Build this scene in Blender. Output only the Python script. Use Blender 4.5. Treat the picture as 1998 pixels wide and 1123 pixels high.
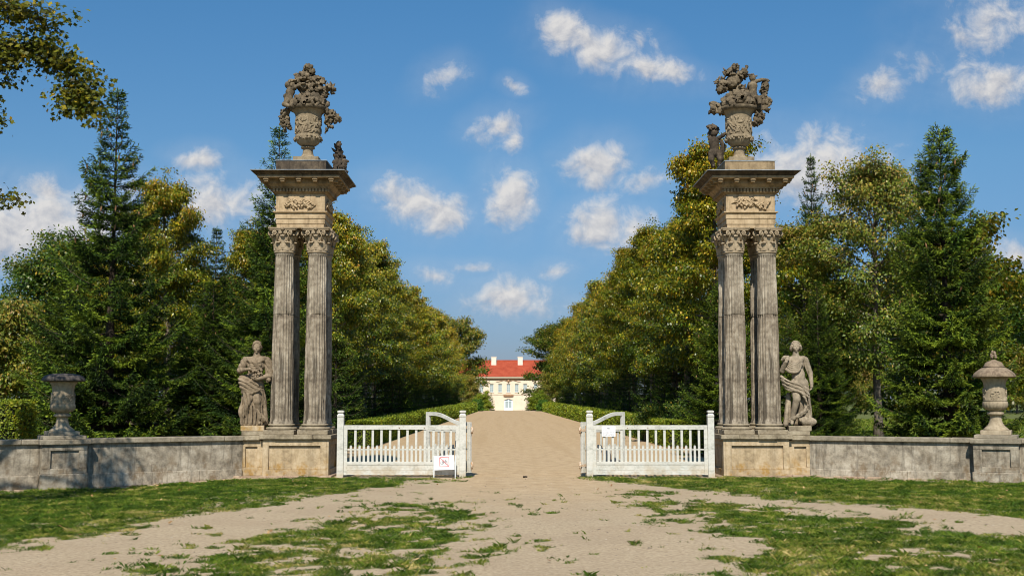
import bpy, math, random
import numpy as np
from mathutils import Vector, Matrix

S = bpy.context.scene
for o in list(bpy.data.objects):
    bpy.data.objects.remove(o)
COL = S.collection
PI = math.pi

# ------------------------------------------------------------------ camera
cam_d = bpy.data.cameras.new('camera')
cam = bpy.data.objects.new('camera', cam_d)
COL.objects.link(cam)
cam_d.sensor_width = 36.0
cam_d.lens = 36.0 * 2295 / 1998
cam_d.clip_start = 0.1
cam_d.clip_end = 9000
cam.location = (-0.41, 0, 1.65)
cam.rotation_euler = (math.radians(90 + 5.364), 0, -math.radians(0.2746))
S.camera = cam

# ------------------------------------------------------------------ light
SUN_EL, SUN_AZ = math.radians(45), math.radians(4.5)   # azimuth to the left of straight behind the camera
sun_d = bpy.data.lights.new('sun', 'SUN')
sun_d.energy = 4.4
sun_d.angle = math.radians(0.53)
sun_d.color = (1.0, 0.925, 0.80)
sun = bpy.data.objects.new('sun', sun_d)
COL.objects.link(sun)
sdir = Vector((math.sin(SUN_AZ) * math.cos(SUN_EL), math.cos(SUN_AZ) * math.cos(SUN_EL), -math.sin(SUN_EL)))
sun.rotation_euler = sdir.to_track_quat('-Z', 'Y').to_euler()

S.view_settings.view_transform = 'Standard'
S.view_settings.look = 'None'
S.view_settings.exposure = 0.3
S.view_settings.gamma = 1.0
S.cycles.filter_width = 1.0
S.cycles.max_bounces = 6
S.cycles.diffuse_bounces = 3
S.cycles.glossy_bounces = 2
S.cycles.transmission_bounces = 4
S.cycles.caustics_reflective = False
S.cycles.caustics_refractive = False

# ------------------------------------------------------------------ node helpers
class NT:
    def __init__(s, nt):
        s.nt = nt
    def n(s, t, **k):
        nd = s.nt.nodes.new(t)
        for a, v in k.items():
            setattr(nd, a, v)
        return nd
    def put(s, sock, v):
        if isinstance(v, (int, float, tuple, list)):
            sock.default_value = v
        else:
            s.nt.links.new(v, sock)
    def math(s, op, a, b=None, c=None, clamp=False):
        nd = s.n('ShaderNodeMath', operation=op, use_clamp=clamp)
        s.put(nd.inputs[0], a)
        if b is not None: s.put(nd.inputs[1], b)
        if c is not None: s.put(nd.inputs[2], c)
        return nd.outputs[0]
    def noise(s, vec, scale, detail=5, rough=0.55, dist=0.0):
        nd = s.n('ShaderNodeTexNoise')
        if vec is not None: s.put(nd.inputs['Vector'], vec)
        nd.inputs['Scale'].default_value = scale
        nd.inputs['Detail'].default_value = detail
        nd.inputs['Roughness'].default_value = rough
        nd.inputs['Distortion'].default_value = dist
        return nd.outputs['Fac']
    def mapping(s, vec, scale=(1, 1, 1), loc=(0, 0, 0), rot=(0, 0, 0), vt='POINT'):
        nd = s.n('ShaderNodeMapping', vector_type=vt)
        s.put(nd.inputs['Vector'], vec)
        nd.inputs['Scale'].default_value = scale
        nd.inputs['Location'].default_value = loc
        nd.inputs['Rotation'].default_value = rot
        return nd.outputs[0]
    def ramp(s, fac, stops, interp='LINEAR'):
        nd = s.n('ShaderNodeValToRGB')
        cr = nd.color_ramp
        cr.interpolation = interp
        while len(cr.elements) < len(stops):
            cr.elements.new(0.5)
        for e, (p, c) in zip(cr.elements, stops):
            e.position = p
            e.color = (*c, 1) if len(c) == 3 else c
        s.put(nd.inputs[0], fac)
        return nd.outputs[0]
    def mix(s, fac, a, b, mode='MIX'):
        nd = s.n('ShaderNodeMix', data_type='RGBA', blend_type=mode)
        s.put(nd.inputs[0], fac)
        for i, v in ((6, a), (7, b)):
            if isinstance(v, tuple): v = (*v, 1) if len(v) == 3 else v
            s.put(nd.inputs[i], v)
        return nd.outputs[2]
    def sstep(s, v, a, b):
        nd = s.n('ShaderNodeMapRange', interpolation_type='SMOOTHSTEP')
        s.put(nd.inputs[0], v)
        nd.inputs[1].default_value = a
        nd.inputs[2].default_value = b
        return nd.outputs[0]
    def bump(s, h, strength=0.5, dist=0.01):
        nd = s.n('ShaderNodeBump')
        s.put(nd.inputs['Height'], h)
        nd.inputs['Strength'].default_value = strength
        nd.inputs['Distance'].default_value = dist
        return nd.outputs[0]

def newmat(name, rough=0.85, spec=0.3):
    m = bpy.data.materials.new(name)
    m.use_nodes = True
    N = NT(m.node_tree)
    b = m.node_tree.nodes['Principled BSDF']
    b.inputs['Roughness'].default_value = rough
    b.inputs['Specular IOR Level'].default_value = spec
    return m, N, b

def objco(N):
    return N.n('ShaderNodeTexCoord').outputs['Object']

# ------------------------------------------------------------------ world: sky and clouds
W = bpy.data.worlds.new('World')
S.world = W
W.use_nodes = True
N = NT(W.node_tree)
bg = W.node_tree.nodes['Background']
sky = N.n('ShaderNodeTexSky', sky_type='NISHITA', sun_disc=False)
sky.sun_elevation = SUN_EL
sky.sun_rotation = PI + SUN_AZ
sky.altitude = 100
sky.air_density = 1.0
sky.dust_density = 0.6
sky.ozone_density = 2.2
gen = N.n('ShaderNodeTexCoord').outputs['Generated']
sep = N.n('ShaderNodeSeparateXYZ'); N.put(sep.inputs[0], gen)
# deep polarised blue overhead, duller towards the horizon
tint = N.ramp(sep.outputs[2], [(0.03, (.335, .40, .60)), (0.19, (.43, .645, .775)), (0.34, (.37, .71, .885))])
skyc = N.mix(1.0, sky.outputs[0], tint, 'MULTIPLY')
ysafe = N.math('MAXIMUM', sep.outputs[1], 0.05)
uu = N.math('DIVIDE', sep.outputs[0], ysafe)
vv = N.math('DIVIDE', sep.outputs[2], ysafe)
cmb = N.n('ShaderNodeCombineXYZ'); N.put(cmb.inputs[0], uu); N.put(cmb.inputs[1], vv)
UV = cmb.outputs[0]
CLOUDS = [(0.0455, 0.3181, 0.0174, 0.0132, 20, 1), (0.0811, 0.3031, 0.0392, 0.0158, 18, 1), (0.1256, 0.2872, 0.0327, 0.0106, 15, 0.8), (0.1169, 0.3077, 0.0153, 0.0079, 60, 0.5), (-0.0571, 0.2769, 0.02, 0.0123, -20, 0.75), (0.0075, 0.2679, 0.0122, 0.0079, 25, 0.6), (-0.0058, 0.2348, 0.0218, 0.0132, -15, 0.75), (0.0066, 0.2213, 0.0109, 0.0123, 0, 0.6), (0.0782, 0.2012, 0.0244, 0.0145, 0, 1), (0.1236, 0.1878, 0.0253, 0.0123, -12, 0.7), (-0.0829, 0.1689, 0.0314, 0.0141, 10, 0.9), (-0.0542, 0.1586, 0.024, 0.0132, 0, 0.95), (0.0021, 0.1716, 0.0192, 0.0194, 0, 1.05), (0.0822, 0.1476, 0.0261, 0.0158, 0, 1), (0.1086, 0.1441, 0.0218, 0.0141, 0, 0.9), (-0.0605, 0.1033, 0.0192, 0.0088, 10, 0.7), (-0.0298, 0.1108, 0.0227, 0.0062, 0, 0.6), (0.0394, 0.1078, 0.0183, 0.0084, -8, 0.65), (0.003, 0.0858, 0.0296, 0.0132, 0, 0.95), (0.0533, 0.0783, 0.0166, 0.0088, 0, 0.6), (-0.4073, 0.1437, 0.066, 0.021, 0, 1.25), (-0.38, 0.137, 0.03, 0.02, 0, 1.0), (-0.3952, 0.1757, 0.0479, 0.015, 15, 0.6), (-0.2686, 0.2053, 0.0209, 0.0097, 0, 0.7), (-0.2456, 0.1652, 0.058, 0.0195, 0, 0.8), (-0.3229, 0.1807, 0.0218, 0.0154, 0, 0.6), (0.2706, 0.1946, 0.0501, 0.0221, 0, 1.15), (0.3237, 0.2683, 0.027, 0.0141, -15, 0.65), (0.3623, 0.2875, 0.0261, 0.0176, 0, 0.45), (0.431, 0.2739, 0.0458, 0.0185, -5, 0.85), (0.4219, 0.3265, 0.0436, 0.0352, 10, 0.75), (0.4383, 0.1213, 0.0218, 0.0106, 0, 0.9), (-0.1882, 0.1519, 0.0261, 0.0176, 0, 0.7)]
field = None; shade = None
for (u0, v0, a, b_, r, s_) in CLOUDS:
    m_ = N.mapping(UV, loc=(u0, v0, 0), rot=(0, 0, -math.radians(r)), scale=(a * 1.42, b_ * 1.5, 1), vt='TEXTURE')
    ln = N.n('ShaderNodeVectorMath', operation='LENGTH'); N.put(ln.inputs[0], m_)
    v_ = N.math('MULTIPLY_ADD', ln.outputs[1], -1.0, s_ + 0.05)
    sx_ = N.n('ShaderNodeSeparateXYZ'); N.put(sx_.inputs[0], m_)
    if field is None:
        field, shade = v_, sx_.outputs[1]
    else:
        sel = N.sstep(N.math('SUBTRACT', v_, field), -0.3, 0.3)
        shade = N.math('MULTIPLY_ADD', sel, N.math('SUBTRACT', sx_.outputs[1], shade), shade)
        field = N.math('SMOOTH_MAX', field, v_, 0.12)
field = N.math('MAXIMUM', field, -1.2)
nz = N.noise(UV, 44, 10, 0.62, 0.3)
nz2 = N.noise(N.mapping(UV, loc=(-0.0035, 0.0045, 0)), 44, 5, 0.56, 0.3)
big = N.noise(UV, 17, 3, 0.5)
dens = N.math('ADD', field, N.math('MULTIPLY', N.math('SUBTRACT', nz, 0.5), 1.75))
dens = N.math('ADD', dens, N.math('MULTIPLY', N.math('SUBTRACT', big, 0.5), 1.3))
alpha = N.math('MULTIPLY', N.sstep(dens, -0.16, 0.92), 0.94)
veil = N.math('MULTIPLY', N.sstep(N.math('ADD', field, N.math('MULTIPLY', N.math('SUBTRACT', big, 0.5), 1.6)), -0.95, 0.6), 0.13)
alpha = N.math('MAXIMUM', alpha, veil)
lift = N.math('MULTIPLY', N.math('MAXIMUM', N.math('MINIMUM', shade, 1.0), -1.0), 0.34)
emb = N.math('MULTIPLY_ADD', N.math('SUBTRACT', nz, nz2), 2.4, N.math('ADD', lift, 0.66), clamp=True)
CL_K = 5.9
ccol = N.mix(emb, (0.55 * CL_K, 0.58 * CL_K, 0.67 * CL_K), (1.04 * CL_K, 1.01 * CL_K, 0.98 * CL_K))
front = N.math('GREATER_THAN', sep.outputs[1], 0.06)
skyout = N.mix(N.math('MULTIPLY', alpha, front), skyc, ccol)
N.put(bg.inputs[0], skyout)
bg.inputs[1].default_value = 0.10

# ------------------------------------------------------------------ object helpers
def tag(o, label=None, cat=None, group=None, kind=None):
    if label: o['label'] = label
    if cat: o['category'] = cat
    if group: o['group'] = group
    if kind: o['kind'] = kind
    return o

def empty(name, loc, rz=0.0, label=None, cat=None, group=None):
    o = bpy.data.objects.new(name, None)
    COL.objects.link(o)
    o.location = loc
    o.rotation_euler = (0, 0, rz)
    o.empty_display_size = 0.2
    return tag(o, label, cat, group)

def copy_tree(o, parent=None):
    c = o.copy()
    COL.objects.link(c)
    c.parent = parent
    for ch in list(o.children):
        copy_tree(ch, c)
    return c

class MB:
    """collects shapes, then links them as one mesh object"""
    def __init__(s):
        s.v = []; s.f = []; s.sm = []
    def add(s, vs, fs, smooth=False):
        o = len(s.v)
        s.v.extend([tuple(map(float, p)) for p in vs])
        for f in fs:
            s.f.append(tuple(i + o for i in f)); s.sm.append(smooth)
        return s
    def box(s, x0, x1, y0, y1, z0, z1, rz=0, c=(0, 0)):
        vs = [(x, y, z) for z in (z0, z1) for x, y in ((x0, y0), (x1, y0), (x1, y1), (x0, y1))]
        if rz:
            ca, sa = math.cos(rz), math.sin(rz)
            vs = [(c[0] + (x - c[0]) * ca - (y - c[1]) * sa, c[1] + (x - c[0]) * sa + (y - c[1]) * ca, z) for x, y, z in vs]
        return s.add(vs, [(3, 2, 1, 0), (4, 5, 6, 7), (0, 1, 5, 4), (1, 2, 6, 5), (2, 3, 7, 6), (3, 0, 4, 7)])
    def frust(s, hx0, hy0, z0, hx1, hy1, z1, c=(0, 0)):
        vs = [(c[0] + sx * hx, c[1] + sy * hy, z) for hx, hy, z in ((hx0, hy0, z0), (hx1, hy1, z1)) for sx, sy in ((-1, -1), (1, -1), (1, 1), (-1, 1))]
        return s.add(vs, [(3, 2, 1, 0), (4, 5, 6, 7), (0, 1, 5, 4), (1, 2, 6, 5), (2, 3, 7, 6), (3, 0, 4, 7)])
    def lathe(s, prof, n=32, c=(0, 0, 0), rf=None, smooth=True, caps=True):
        vs = []; fs = []
        for k, (r, z) in enumerate(prof):
            for i in range(n):
                a = 2 * PI * i / n
                rr = r if rf is None else rf(r, z, a)
                vs.append((c[0] + rr * math.cos(a), c[1] + rr * math.sin(a), c[2] + z))
        m = len(prof)
        for k in range(m - 1):
            for i in range(n):
                j = (i + 1) % n
                fs.append((k * n + i, k * n + j, (k + 1) * n + j, (k + 1) * n + i))
        s.add(vs, fs, smooth)
        if caps:
            s.add(vs[:n], [tuple(range(n))[::-1]])
            s.add(vs[-n:], [tuple(range(n))])
        return s
    def tube(s, pts, rad, n=8, smooth=True, flat=None):
        pts = [Vector(p) for p in pts]
        if not hasattr(rad, '__len__'): rad = [rad] * len(pts)
        vs = []; fs = []
        up = None
        for i, p in enumerate(pts):
            d = (pts[min(i + 1, len(pts) - 1)] - pts[max(i - 1, 0)])
            if d.length < 1e-9: d = Vector((0, 0, 1))
            d.normalize()
            if up is None:
                up = d.orthogonal().normalized()
            else:
                up = (up - d * up.dot(d))
                up = up.normalized() if up.length > 1e-6 else d.orthogonal().normalized()
            w = d.cross(up)
            for k in range(n):
                a = 2 * PI * k / n
                q = p + (up * math.cos(a) + w * math.sin(a)) * rad[i]
                vs.append(q)
        for i in range(len(pts) - 1):
            for k in range(n):
                j = (k + 1) % n
                fs.append((i * n + k, i * n + j, (i + 1) * n + j, (i + 1) * n + k))
        fs.append(tuple(range(n))[::-1])
        fs.append(tuple(range((len(pts) - 1) * n, len(pts) * n)))
        return s.add(vs, fs, smooth)
    def prism(s, poly, y0, y1, axis='y'):
        """polygon in xz extruded along y (or polygon in xy extruded along z)"""
        n = len(poly)
        if axis == 'y':
            vs = [(p[0], y, p[1]) for y in (y0, y1) for p in poly]
        else:
            vs = [(p[0], p[1], y) for y in (y0, y1) for p in poly]
        fs = [tuple(range(n)), tuple(range(2 * n - 1, n - 1, -1))]
        for i in range(n):
            j = (i + 1) % n
            fs.append((j, i, n + i, n + j))
        return s.add(vs, fs)
    def build(s, name, mat, parent=None, bevel=0.0, loc=None, rz=0, seg=2):
        me = bpy.data.meshes.new(name)
        me.from_pydata(s.v, [], s.f)
        me.polygons.foreach_set('use_smooth', np.array(s.sm, dtype=bool))
        me.materials.append(mat)
        me.update()
        o = bpy.data.objects.new(name, me)
        COL.objects.link(o)
        o.parent = parent
        if loc: o.location = loc
        if rz: o.rotation_euler = (0, 0, rz)
        if bevel:
            b = o.modifiers.new('bevel', 'BEVEL')
            b.width = bevel; b.segments = seg; b.limit_method = 'ANGLE'; b.angle_limit = math.radians(40)
        return o

def np_mesh(name, V, F, mat, parent=None, smooth=False, attrs=None, loc=None):
    """V (n,3) and F (m,k) arrays -> mesh object"""
    me = bpy.data.meshes.new(name)
    V = np.ascontiguousarray(V, dtype=np.float32); F = np.ascontiguousarray(F, dtype=np.int32)
    k = F.shape[1]
    me.vertices.add(len(V)); me.vertices.foreach_set('co', V.ravel())
    me.loops.add(F.size); me.loops.foreach_set('vertex_index', F.ravel())
    me.polygons.add(len(F))
    me.polygons.foreach_set('loop_start', np.arange(0, F.size, k, dtype=np.int32))
    me.polygons.foreach_set('loop_total', np.full(len(F), k, dtype=np.int32))
    if smooth: me.polygons.foreach_set('use_smooth', np.ones(len(F), dtype=bool))
    me.update(calc_edges=True)
    for an, (t, arr) in (attrs or {}).items():
        at_ = me.attributes.new(an, t, 'POINT')
        at_.data.foreach_set('color' if t == 'FLOAT_COLOR' else 'value', np.ascontiguousarray(arr, dtype=np.float32).ravel())
    me.materials.append(mat)
    o = bpy.data.objects.new(name, me)
    COL.objects.link(o)
    o.parent = parent
    if loc: o.location = loc
    return o

_tab = np.random.RandomState(7).rand(256, 256)
def vnoise(x, y, sc, seed=0):
    x = np.asarray(x) * sc + seed * 17.3; y = np.asarray(y) * sc + seed * 9.1
    xi = np.floor(x).astype(int); yi = np.floor(y).astype(int)
    fx = x - xi; fy = y - yi
    fx = fx * fx * (3 - 2 * fx); fy = fy * fy * (3 - 2 * fy)
    g = lambda a, b: _tab[a & 255, b & 255]
    return (g(xi, yi) * (1 - fx) + g(xi + 1, yi) * fx) * (1 - fy) + (g(xi, yi + 1) * (1 - fx) + g(xi + 1, yi + 1) * fx) * fy
def fbm(x, y, sc, seed=0, oc=4):
    t = 0; a = 0.5; s = 0
    for k in range(oc):
        t = t + a * vnoise(x, y, sc * 2 ** k, seed + k); s += a; a *= 0.55
    return t / s
def smooth01(x):
    x = np.clip(x, 0, 1); return x * x * (3 - 2 * x)

# ------------------------------------------------------------------ materials
def stone(name, dark, mid, light, stain=None, stain_z=None, scale=1.0, streak=0.5, crust=0.0, bump=0.5, fine=1.0, spread=.14, sthr=.5):
    m, N, b = newmat(name, 0.92, 0.15)
    co = objco(N)
    n1 = N.noise(co, 2.1 * scale, 7, 0.65, 0.4)
    n2 = N.noise(co, 11 * scale, 8, 0.7)
    n3 = N.noise(co, 70, 4, 0.6)
    f = N.math('ADD', N.math('MULTIPLY', n1, 0.55), N.math('MULTIPLY', n2, 0.45))
    c = N.ramp(f, [(.5 - spread, dark), (.5, mid), (.5 + spread, light)])
    st = N.noise(N.mapping(co, scale=(9, 9, 0.7)), 1.0, 6, 0.65)
    c = N.mix(N.math('MULTIPLY', N.sstep(st, sthr, sthr + .18), streak), c, tuple(x * 0.42 for x in dark))
    if stain:
        sn = N.sstep(N.noise(N.mapping(co, scale=(1, 1, 0.8), loc=(3, 1, 5)), 3.0, 7, 0.7), 0.46, 0.62)
        if stain_z:
            sp = N.n('ShaderNodeSeparateXYZ'); N.put(sp.inputs[0], co)
            sn = N.math('MULTIPLY', sn, N.sstep(sp.outputs[2], stain_z[1], stain_z[0]))
        c = N.mix(N.math('MULTIPLY', sn, 0.85), c, stain)
    if crust:
        cn = N.sstep(N.noise(N.mapping(co, loc=(7, 3, 1)), 4.5, 8, 0.75), 0.47, 0.62)
        c = N.mix(N.math('MULTIPLY', cn, crust), c, (0.03, 0.027, 0.024))
    sp_ = N.sstep(n3, 0.66, 0.72)
    c = N.mix(N.math('MULTIPLY', sp_, 0.35 * fine), c, tuple(min(1, x * 1.5) for x in light))
    pit = N.sstep(N.noise(N.mapping(co, loc=(2, 9, 4)), 38, 3, 0.6), 0.62, 0.72)
    c = N.mix(N.math('MULTIPLY', pit, 0.4 * fine), c, tuple(x * 0.4 for x in dark))
    N.put(b.inputs['Base Color'], c)
    h = N.math('ADD', N.math('MULTIPLY', n2, 0.7), N.math('MULTIPLY', n3, 0.3))
    N.put(b.inputs['Normal'], N.bump(h, bump, 0.02))
    return m

M = {}
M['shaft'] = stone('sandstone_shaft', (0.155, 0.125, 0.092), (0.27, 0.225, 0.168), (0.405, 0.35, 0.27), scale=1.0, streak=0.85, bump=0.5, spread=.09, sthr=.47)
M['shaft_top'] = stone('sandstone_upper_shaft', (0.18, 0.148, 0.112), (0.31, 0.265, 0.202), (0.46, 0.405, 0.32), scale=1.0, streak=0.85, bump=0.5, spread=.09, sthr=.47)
M['capital'] = stone('sandstone_capital', (0.22, 0.17, 0.11), (0.36, 0.285, 0.19), (0.48, 0.39, 0.27), streak=0.3, bump=0.4)
M['entab'] = stone('sandstone_entablature', (0.27, 0.195, 0.115), (0.45, 0.34, 0.21), (0.56, 0.44, 0.29), streak=0.5, scale=0.8, bump=0.35)
M['cornice'] = stone('sandstone_cornice', (0.19, 0.135, 0.075), (0.31, 0.225, 0.13), (0.42, 0.315, 0.19), streak=0.4, crust=0.25, bump=0.4)
M['crust'] = stone('sandstone_black_crust', (0.035, 0.028, 0.022), (0.085, 0.066, 0.048), (0.19, 0.145, 0.095), streak=0.5, bump=0.5)
M['pedestal'] = stone('sandstone_pedestal', (0.22, 0.165, 0.10), (0.43, 0.33, 0.205), (0.57, 0.46, 0.315), stain=(0.34, 0.19, 0.035), stain_z=(0.16, 0.5), streak=0.3, bump=0.4)
M['coping'] = stone('sandstone_coping', (0.15, 0.12, 0.08), (0.29, 0.24, 0.165), (0.42, 0.36, 0.26), streak=0.1, crust=0.35, bump=0.6)
M['footing'] = stone('footing_rubble', (0.2, 0.13, 0.085), (0.36, 0.26, 0.18), (0.5, 0.39, 0.28), streak=0, bump=1.0, scale=2)
M['carved'] = stone('carved_stone', (0.055, 0.042, 0.028), (0.135, 0.105, 0.068), (0.26, 0.205, 0.135), streak=0.15, crust=0.45, bump=0.6, scale=1.6)
M['urn'] = stone('urn_stone', (0.17, 0.13, 0.085), (0.29, 0.23, 0.15), (0.40, 0.325, 0.22), streak=0.3, crust=0.3, bump=0.5)
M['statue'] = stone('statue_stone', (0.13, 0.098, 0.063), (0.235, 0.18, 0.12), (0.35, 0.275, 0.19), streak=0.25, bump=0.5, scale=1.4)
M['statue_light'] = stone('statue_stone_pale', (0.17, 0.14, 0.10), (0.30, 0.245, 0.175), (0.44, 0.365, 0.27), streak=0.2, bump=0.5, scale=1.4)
M['wall'] = stone('old_wall_render', (0.15, 0.128, 0.098), (0.35, 0.305, 0.235), (0.52, 0.465, 0.375), stain=(0.19, 0.135, 0.08), stain_z=(0.12, 0.75), streak=0.6, crust=0.28, bump=0.7, scale=0.8, spread=.13)
M['wallcap'] = stone('wall_coping_stone', (0.16, 0.135, 0.10), (0.29, 0.25, 0.185), (0.41, 0.36, 0.275), streak=0.1, crust=0.25, bump=0.8)
M['vase'] = stone('vase_stone', (0.24, 0.19, 0.125), (0.38, 0.31, 0.215), (0.48, 0.40, 0.285), streak=0.35, bump=0.3)
M['vase_lid'] = stone('vase_lid_stone', (0.03, 0.028, 0.03), (0.085, 0.075, 0.07), (0.2, 0.17, 0.14), streak=0.3, bump=0.6)
M['vase_lid_pale'] = stone('vase_lid_stone_pale', (0.12, 0.085, 0.06), (0.26, 0.195, 0.135), (0.38, 0.30, 0.21), streak=0.4, bump=0.6, crust=0.3)

m, N, b = newmat('lead_sheet', 0.5, 0.5)
co = objco(N)
N.put(b.inputs['Base Color'], N.ramp(N.noise(co, 5, 6), [(0.35, (0.17, 0.19, 0.21)), (0.65, (0.33, 0.37, 0.40))]))
M['lead'] = m

m, N, b = newmat('white_painted_wood', 0.55, 0.35)
co = objco(N)
n1 = N.noise(N.mapping(co, scale=(1.5, 1.5, 5)), 2.2, 7, 0.65)
n2 = N.noise(co, 26, 6, 0.7)
c = N.ramp(N.math('ADD', N.math('MULTIPLY', n1, 0.6), N.math('MULTIPLY', n2, 0.4)), [(0.36, (0.36, 0.36, 0.31)), (0.48, (0.56, 0.555, 0.50)), (0.62, (0.655, 0.645, 0.59))])
sp = N.n('ShaderNodeSeparateXYZ'); N.put(sp.inputs[0], N.n('ShaderNodeNewGeometry').outputs['Position'])
low = N.math('MULTIPLY', N.sstep(sp.outputs[2], 0.42, 0.03), N.sstep(N.noise(co, 3.2, 7, 0.7), 0.40, 0.62))
c = N.mix(N.math('MULTIPLY', low, 0.6), c, (0.42, 0.31, 0.17))
N.put(b.inputs['Base Color'], c)
N.put(b.inputs['Normal'], N.bump(n2, 0.25, 0.004))
M['paint'] = m
m, N, b = newmat('painted_iron_hinge', 0.6, 0.4)
N.put(b.inputs['Base Color'], N.ramp(N.noise(objco(N), 30, 5), [(0.4, (0.42, 0.25, 0.13)), (0.6, (0.66, 0.56, 0.44))]))
M['hinge'] = m
def plain(name, c, rough=0.6, var=0.12, sc=12):
    m, N, b = newmat(name, rough, 0.3)
    n = N.noise(objco(N), sc, 6, 0.65)
    N.put(b.inputs['Base Color'], N.ramp(n, [(0.35, tuple(x * (1 - var) for x in c)), (0.65, tuple(min(1, x * (1 + var)) for x in c))]))
    return m
M['sign_white'] = plain('sign_white_plastic', (0.80, 0.80, 0.82), 0.4, 0.02)
M['sign_red'] = plain('sign_red_print', (0.75, 0.16, 0.16), 0.5, 0.05)
M['sign_black'] = plain('sign_black_print', (0.05, 0.05, 0.055), 0.5, 0.05)
M['print_grey'] = plain('paper_grey_print', (0.42, 0.42, 0.44), 0.8, 0.05)
M['print_faint'] = plain('paper_faint_print', (0.66, 0.66, 0.68), 0.8, 0.03)
M['sign_leg'] = plain('sign_grey_leg', (0.62, 0.66, 0.68), 0.4, 0.05)
M['paper'] = plain('white_paper', (0.83, 0.83, 0.86), 0.8, 0.02)
M['bark'] = stone('tree_bark', (0.08, 0.065, 0.05), (0.17, 0.14, 0.11), (0.27, 0.23, 0.185), streak=0.6, bump=1.0, scale=2)
M['bark_dark'] = stone('branch_bark', (0.03, 0.024, 0.018), (0.06, 0.047, 0.035), (0.10, 0.08, 0.06), streak=0.4, bump=0.8, scale=2)

def leafmat(name, stops, trans=0.32, rough=0.5, tcol=1.25, jit=0.16, spec=0.2):
    m = bpy.data.materials.new(name)
    m.use_nodes = True
    N = NT(m.node_tree)
    b = m.node_tree.nodes['Principled BSDF']
    out = m.node_tree.nodes['Material Output']
    b.inputs['Roughness'].default_value = rough
    b.inputs['Specular IOR Level'].default_value = spec
    at_ = N.n('ShaderNodeAttribute', attribute_name='age')
    oi = N.n('ShaderNodeObjectInfo')
    f = N.math('ADD', at_.outputs['Fac'], N.math('MULTIPLY', N.math('SUBTRACT', oi.outputs['Random'], 0.5), jit))
    c = N.ramp(f, stops)
    br = N.n('ShaderNodeAttribute', attribute_name='tone')
    hs = N.n('ShaderNodeHueSaturation')
    N.put(hs.inputs['Value'], br.outputs['Fac']); N.put(hs.inputs['Color'], c)
    c = hs.outputs[0]
    N.put(b.inputs['Base Color'], c)
    t = N.n('ShaderNodeBsdfTranslucent')
    N.put(t.inputs[0], N.mix(1.0, c, (tcol, tcol * 1.05, tcol * 0.6), 'MULTIPLY'))
    mx = N.n('ShaderNodeMixShader')
    mx.inputs[0].default_value = trans
    N.put(mx.inputs[1], b.outputs[0]); N.put(mx.inputs[2], t.outputs[0])
    N.put(out.inputs[0], mx.outputs[0])
    return m
M['lime_leaf'] = leafmat('lime_leaf', [(0.0, (0.040, 0.080, 0.006)), (0.30, (0.13, 0.17, 0.011)), (0.56, (0.31, 0.265, 0.014)), (0.82, (0.50, 0.30, 0.02)), (1.0, (0.36, 0.15, 0.024))], rough=0.36, spec=0.45)
M['oak_leaf'] = leafmat('oak_leaf', [(0.0, (0.022, 0.058, 0.006)), (0.5, (0.056, 0.108, 0.010)), (0.85, (0.16, 0.16, 0.014)), (1.0, (0.30, 0.20, 0.02))], rough=.4, spec=.35)
M['loose_leaf'] = leafmat('loose_leaf', [(0.0, (0.05, 0.095, 0.010)), (0.5, (0.13, 0.175, 0.02)), (0.8, (0.29, 0.23, 0.03)), (1.0, (0.42, 0.25, 0.07))], rough=.4, spec=.35)
M['maple_leaf'] = leafmat('maple_leaf', [(0.0, (0.045, 0.065, 0.007)), (0.45, (0.13, 0.13, 0.010)), (0.75, (0.30, 0.22, 0.015)), (1.0, (0.42, 0.26, 0.02))], trans=0.35)
M['needle'] = leafmat('spruce_needle', [(0.0, (0.007, 0.020, 0.004)), (0.45, (0.030, 0.066, 0.008)), (0.75, (0.105, 0.165, 0.013)), (1.0, (0.20, 0.26, 0.02))], trans=0.12, rough=0.6)
M['hedge_leaf'] = leafmat('hedge_leaf', [(0.0, (0.085, 0.145, 0.009)), (0.5, (0.20, 0.255, 0.016)), (1.0, (0.40, 0.33, 0.028))], trans=0.3, spec=0.3)
M['fresh_leaf'] = leafmat('fresh_leaf', [(0.0, (0.04, 0.10, 0.012)), (1.0, (0.09, 0.18, 0.02))], trans=0.25)
M['grass'] = leafmat('grass_blade', [(0.0, (0.06, 0.128, 0.010)), (0.5, (0.142, 0.192, 0.018)), (0.8, (0.23, 0.22, 0.04)), (1.0, (0.40, 0.31, 0.13))], trans=0.25, rough=0.7)
M['litter'] = leafmat('fallen_leaf', [(0.0, (0.20, 0.10, 0.04)), (0.5, (0.34, 0.18, 0.07)), (1.0, (0.52, 0.36, 0.18))], trans=0.1, rough=0.7)
M['cone'] = plain('spruce_cone', (0.24, 0.135, 0.06), 0.7, 0.3, 30)
M['hedge_core'] = plain('hedge_twig_core', (0.02, 0.024, 0.008), 0.9, 0.4, 8)
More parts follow.
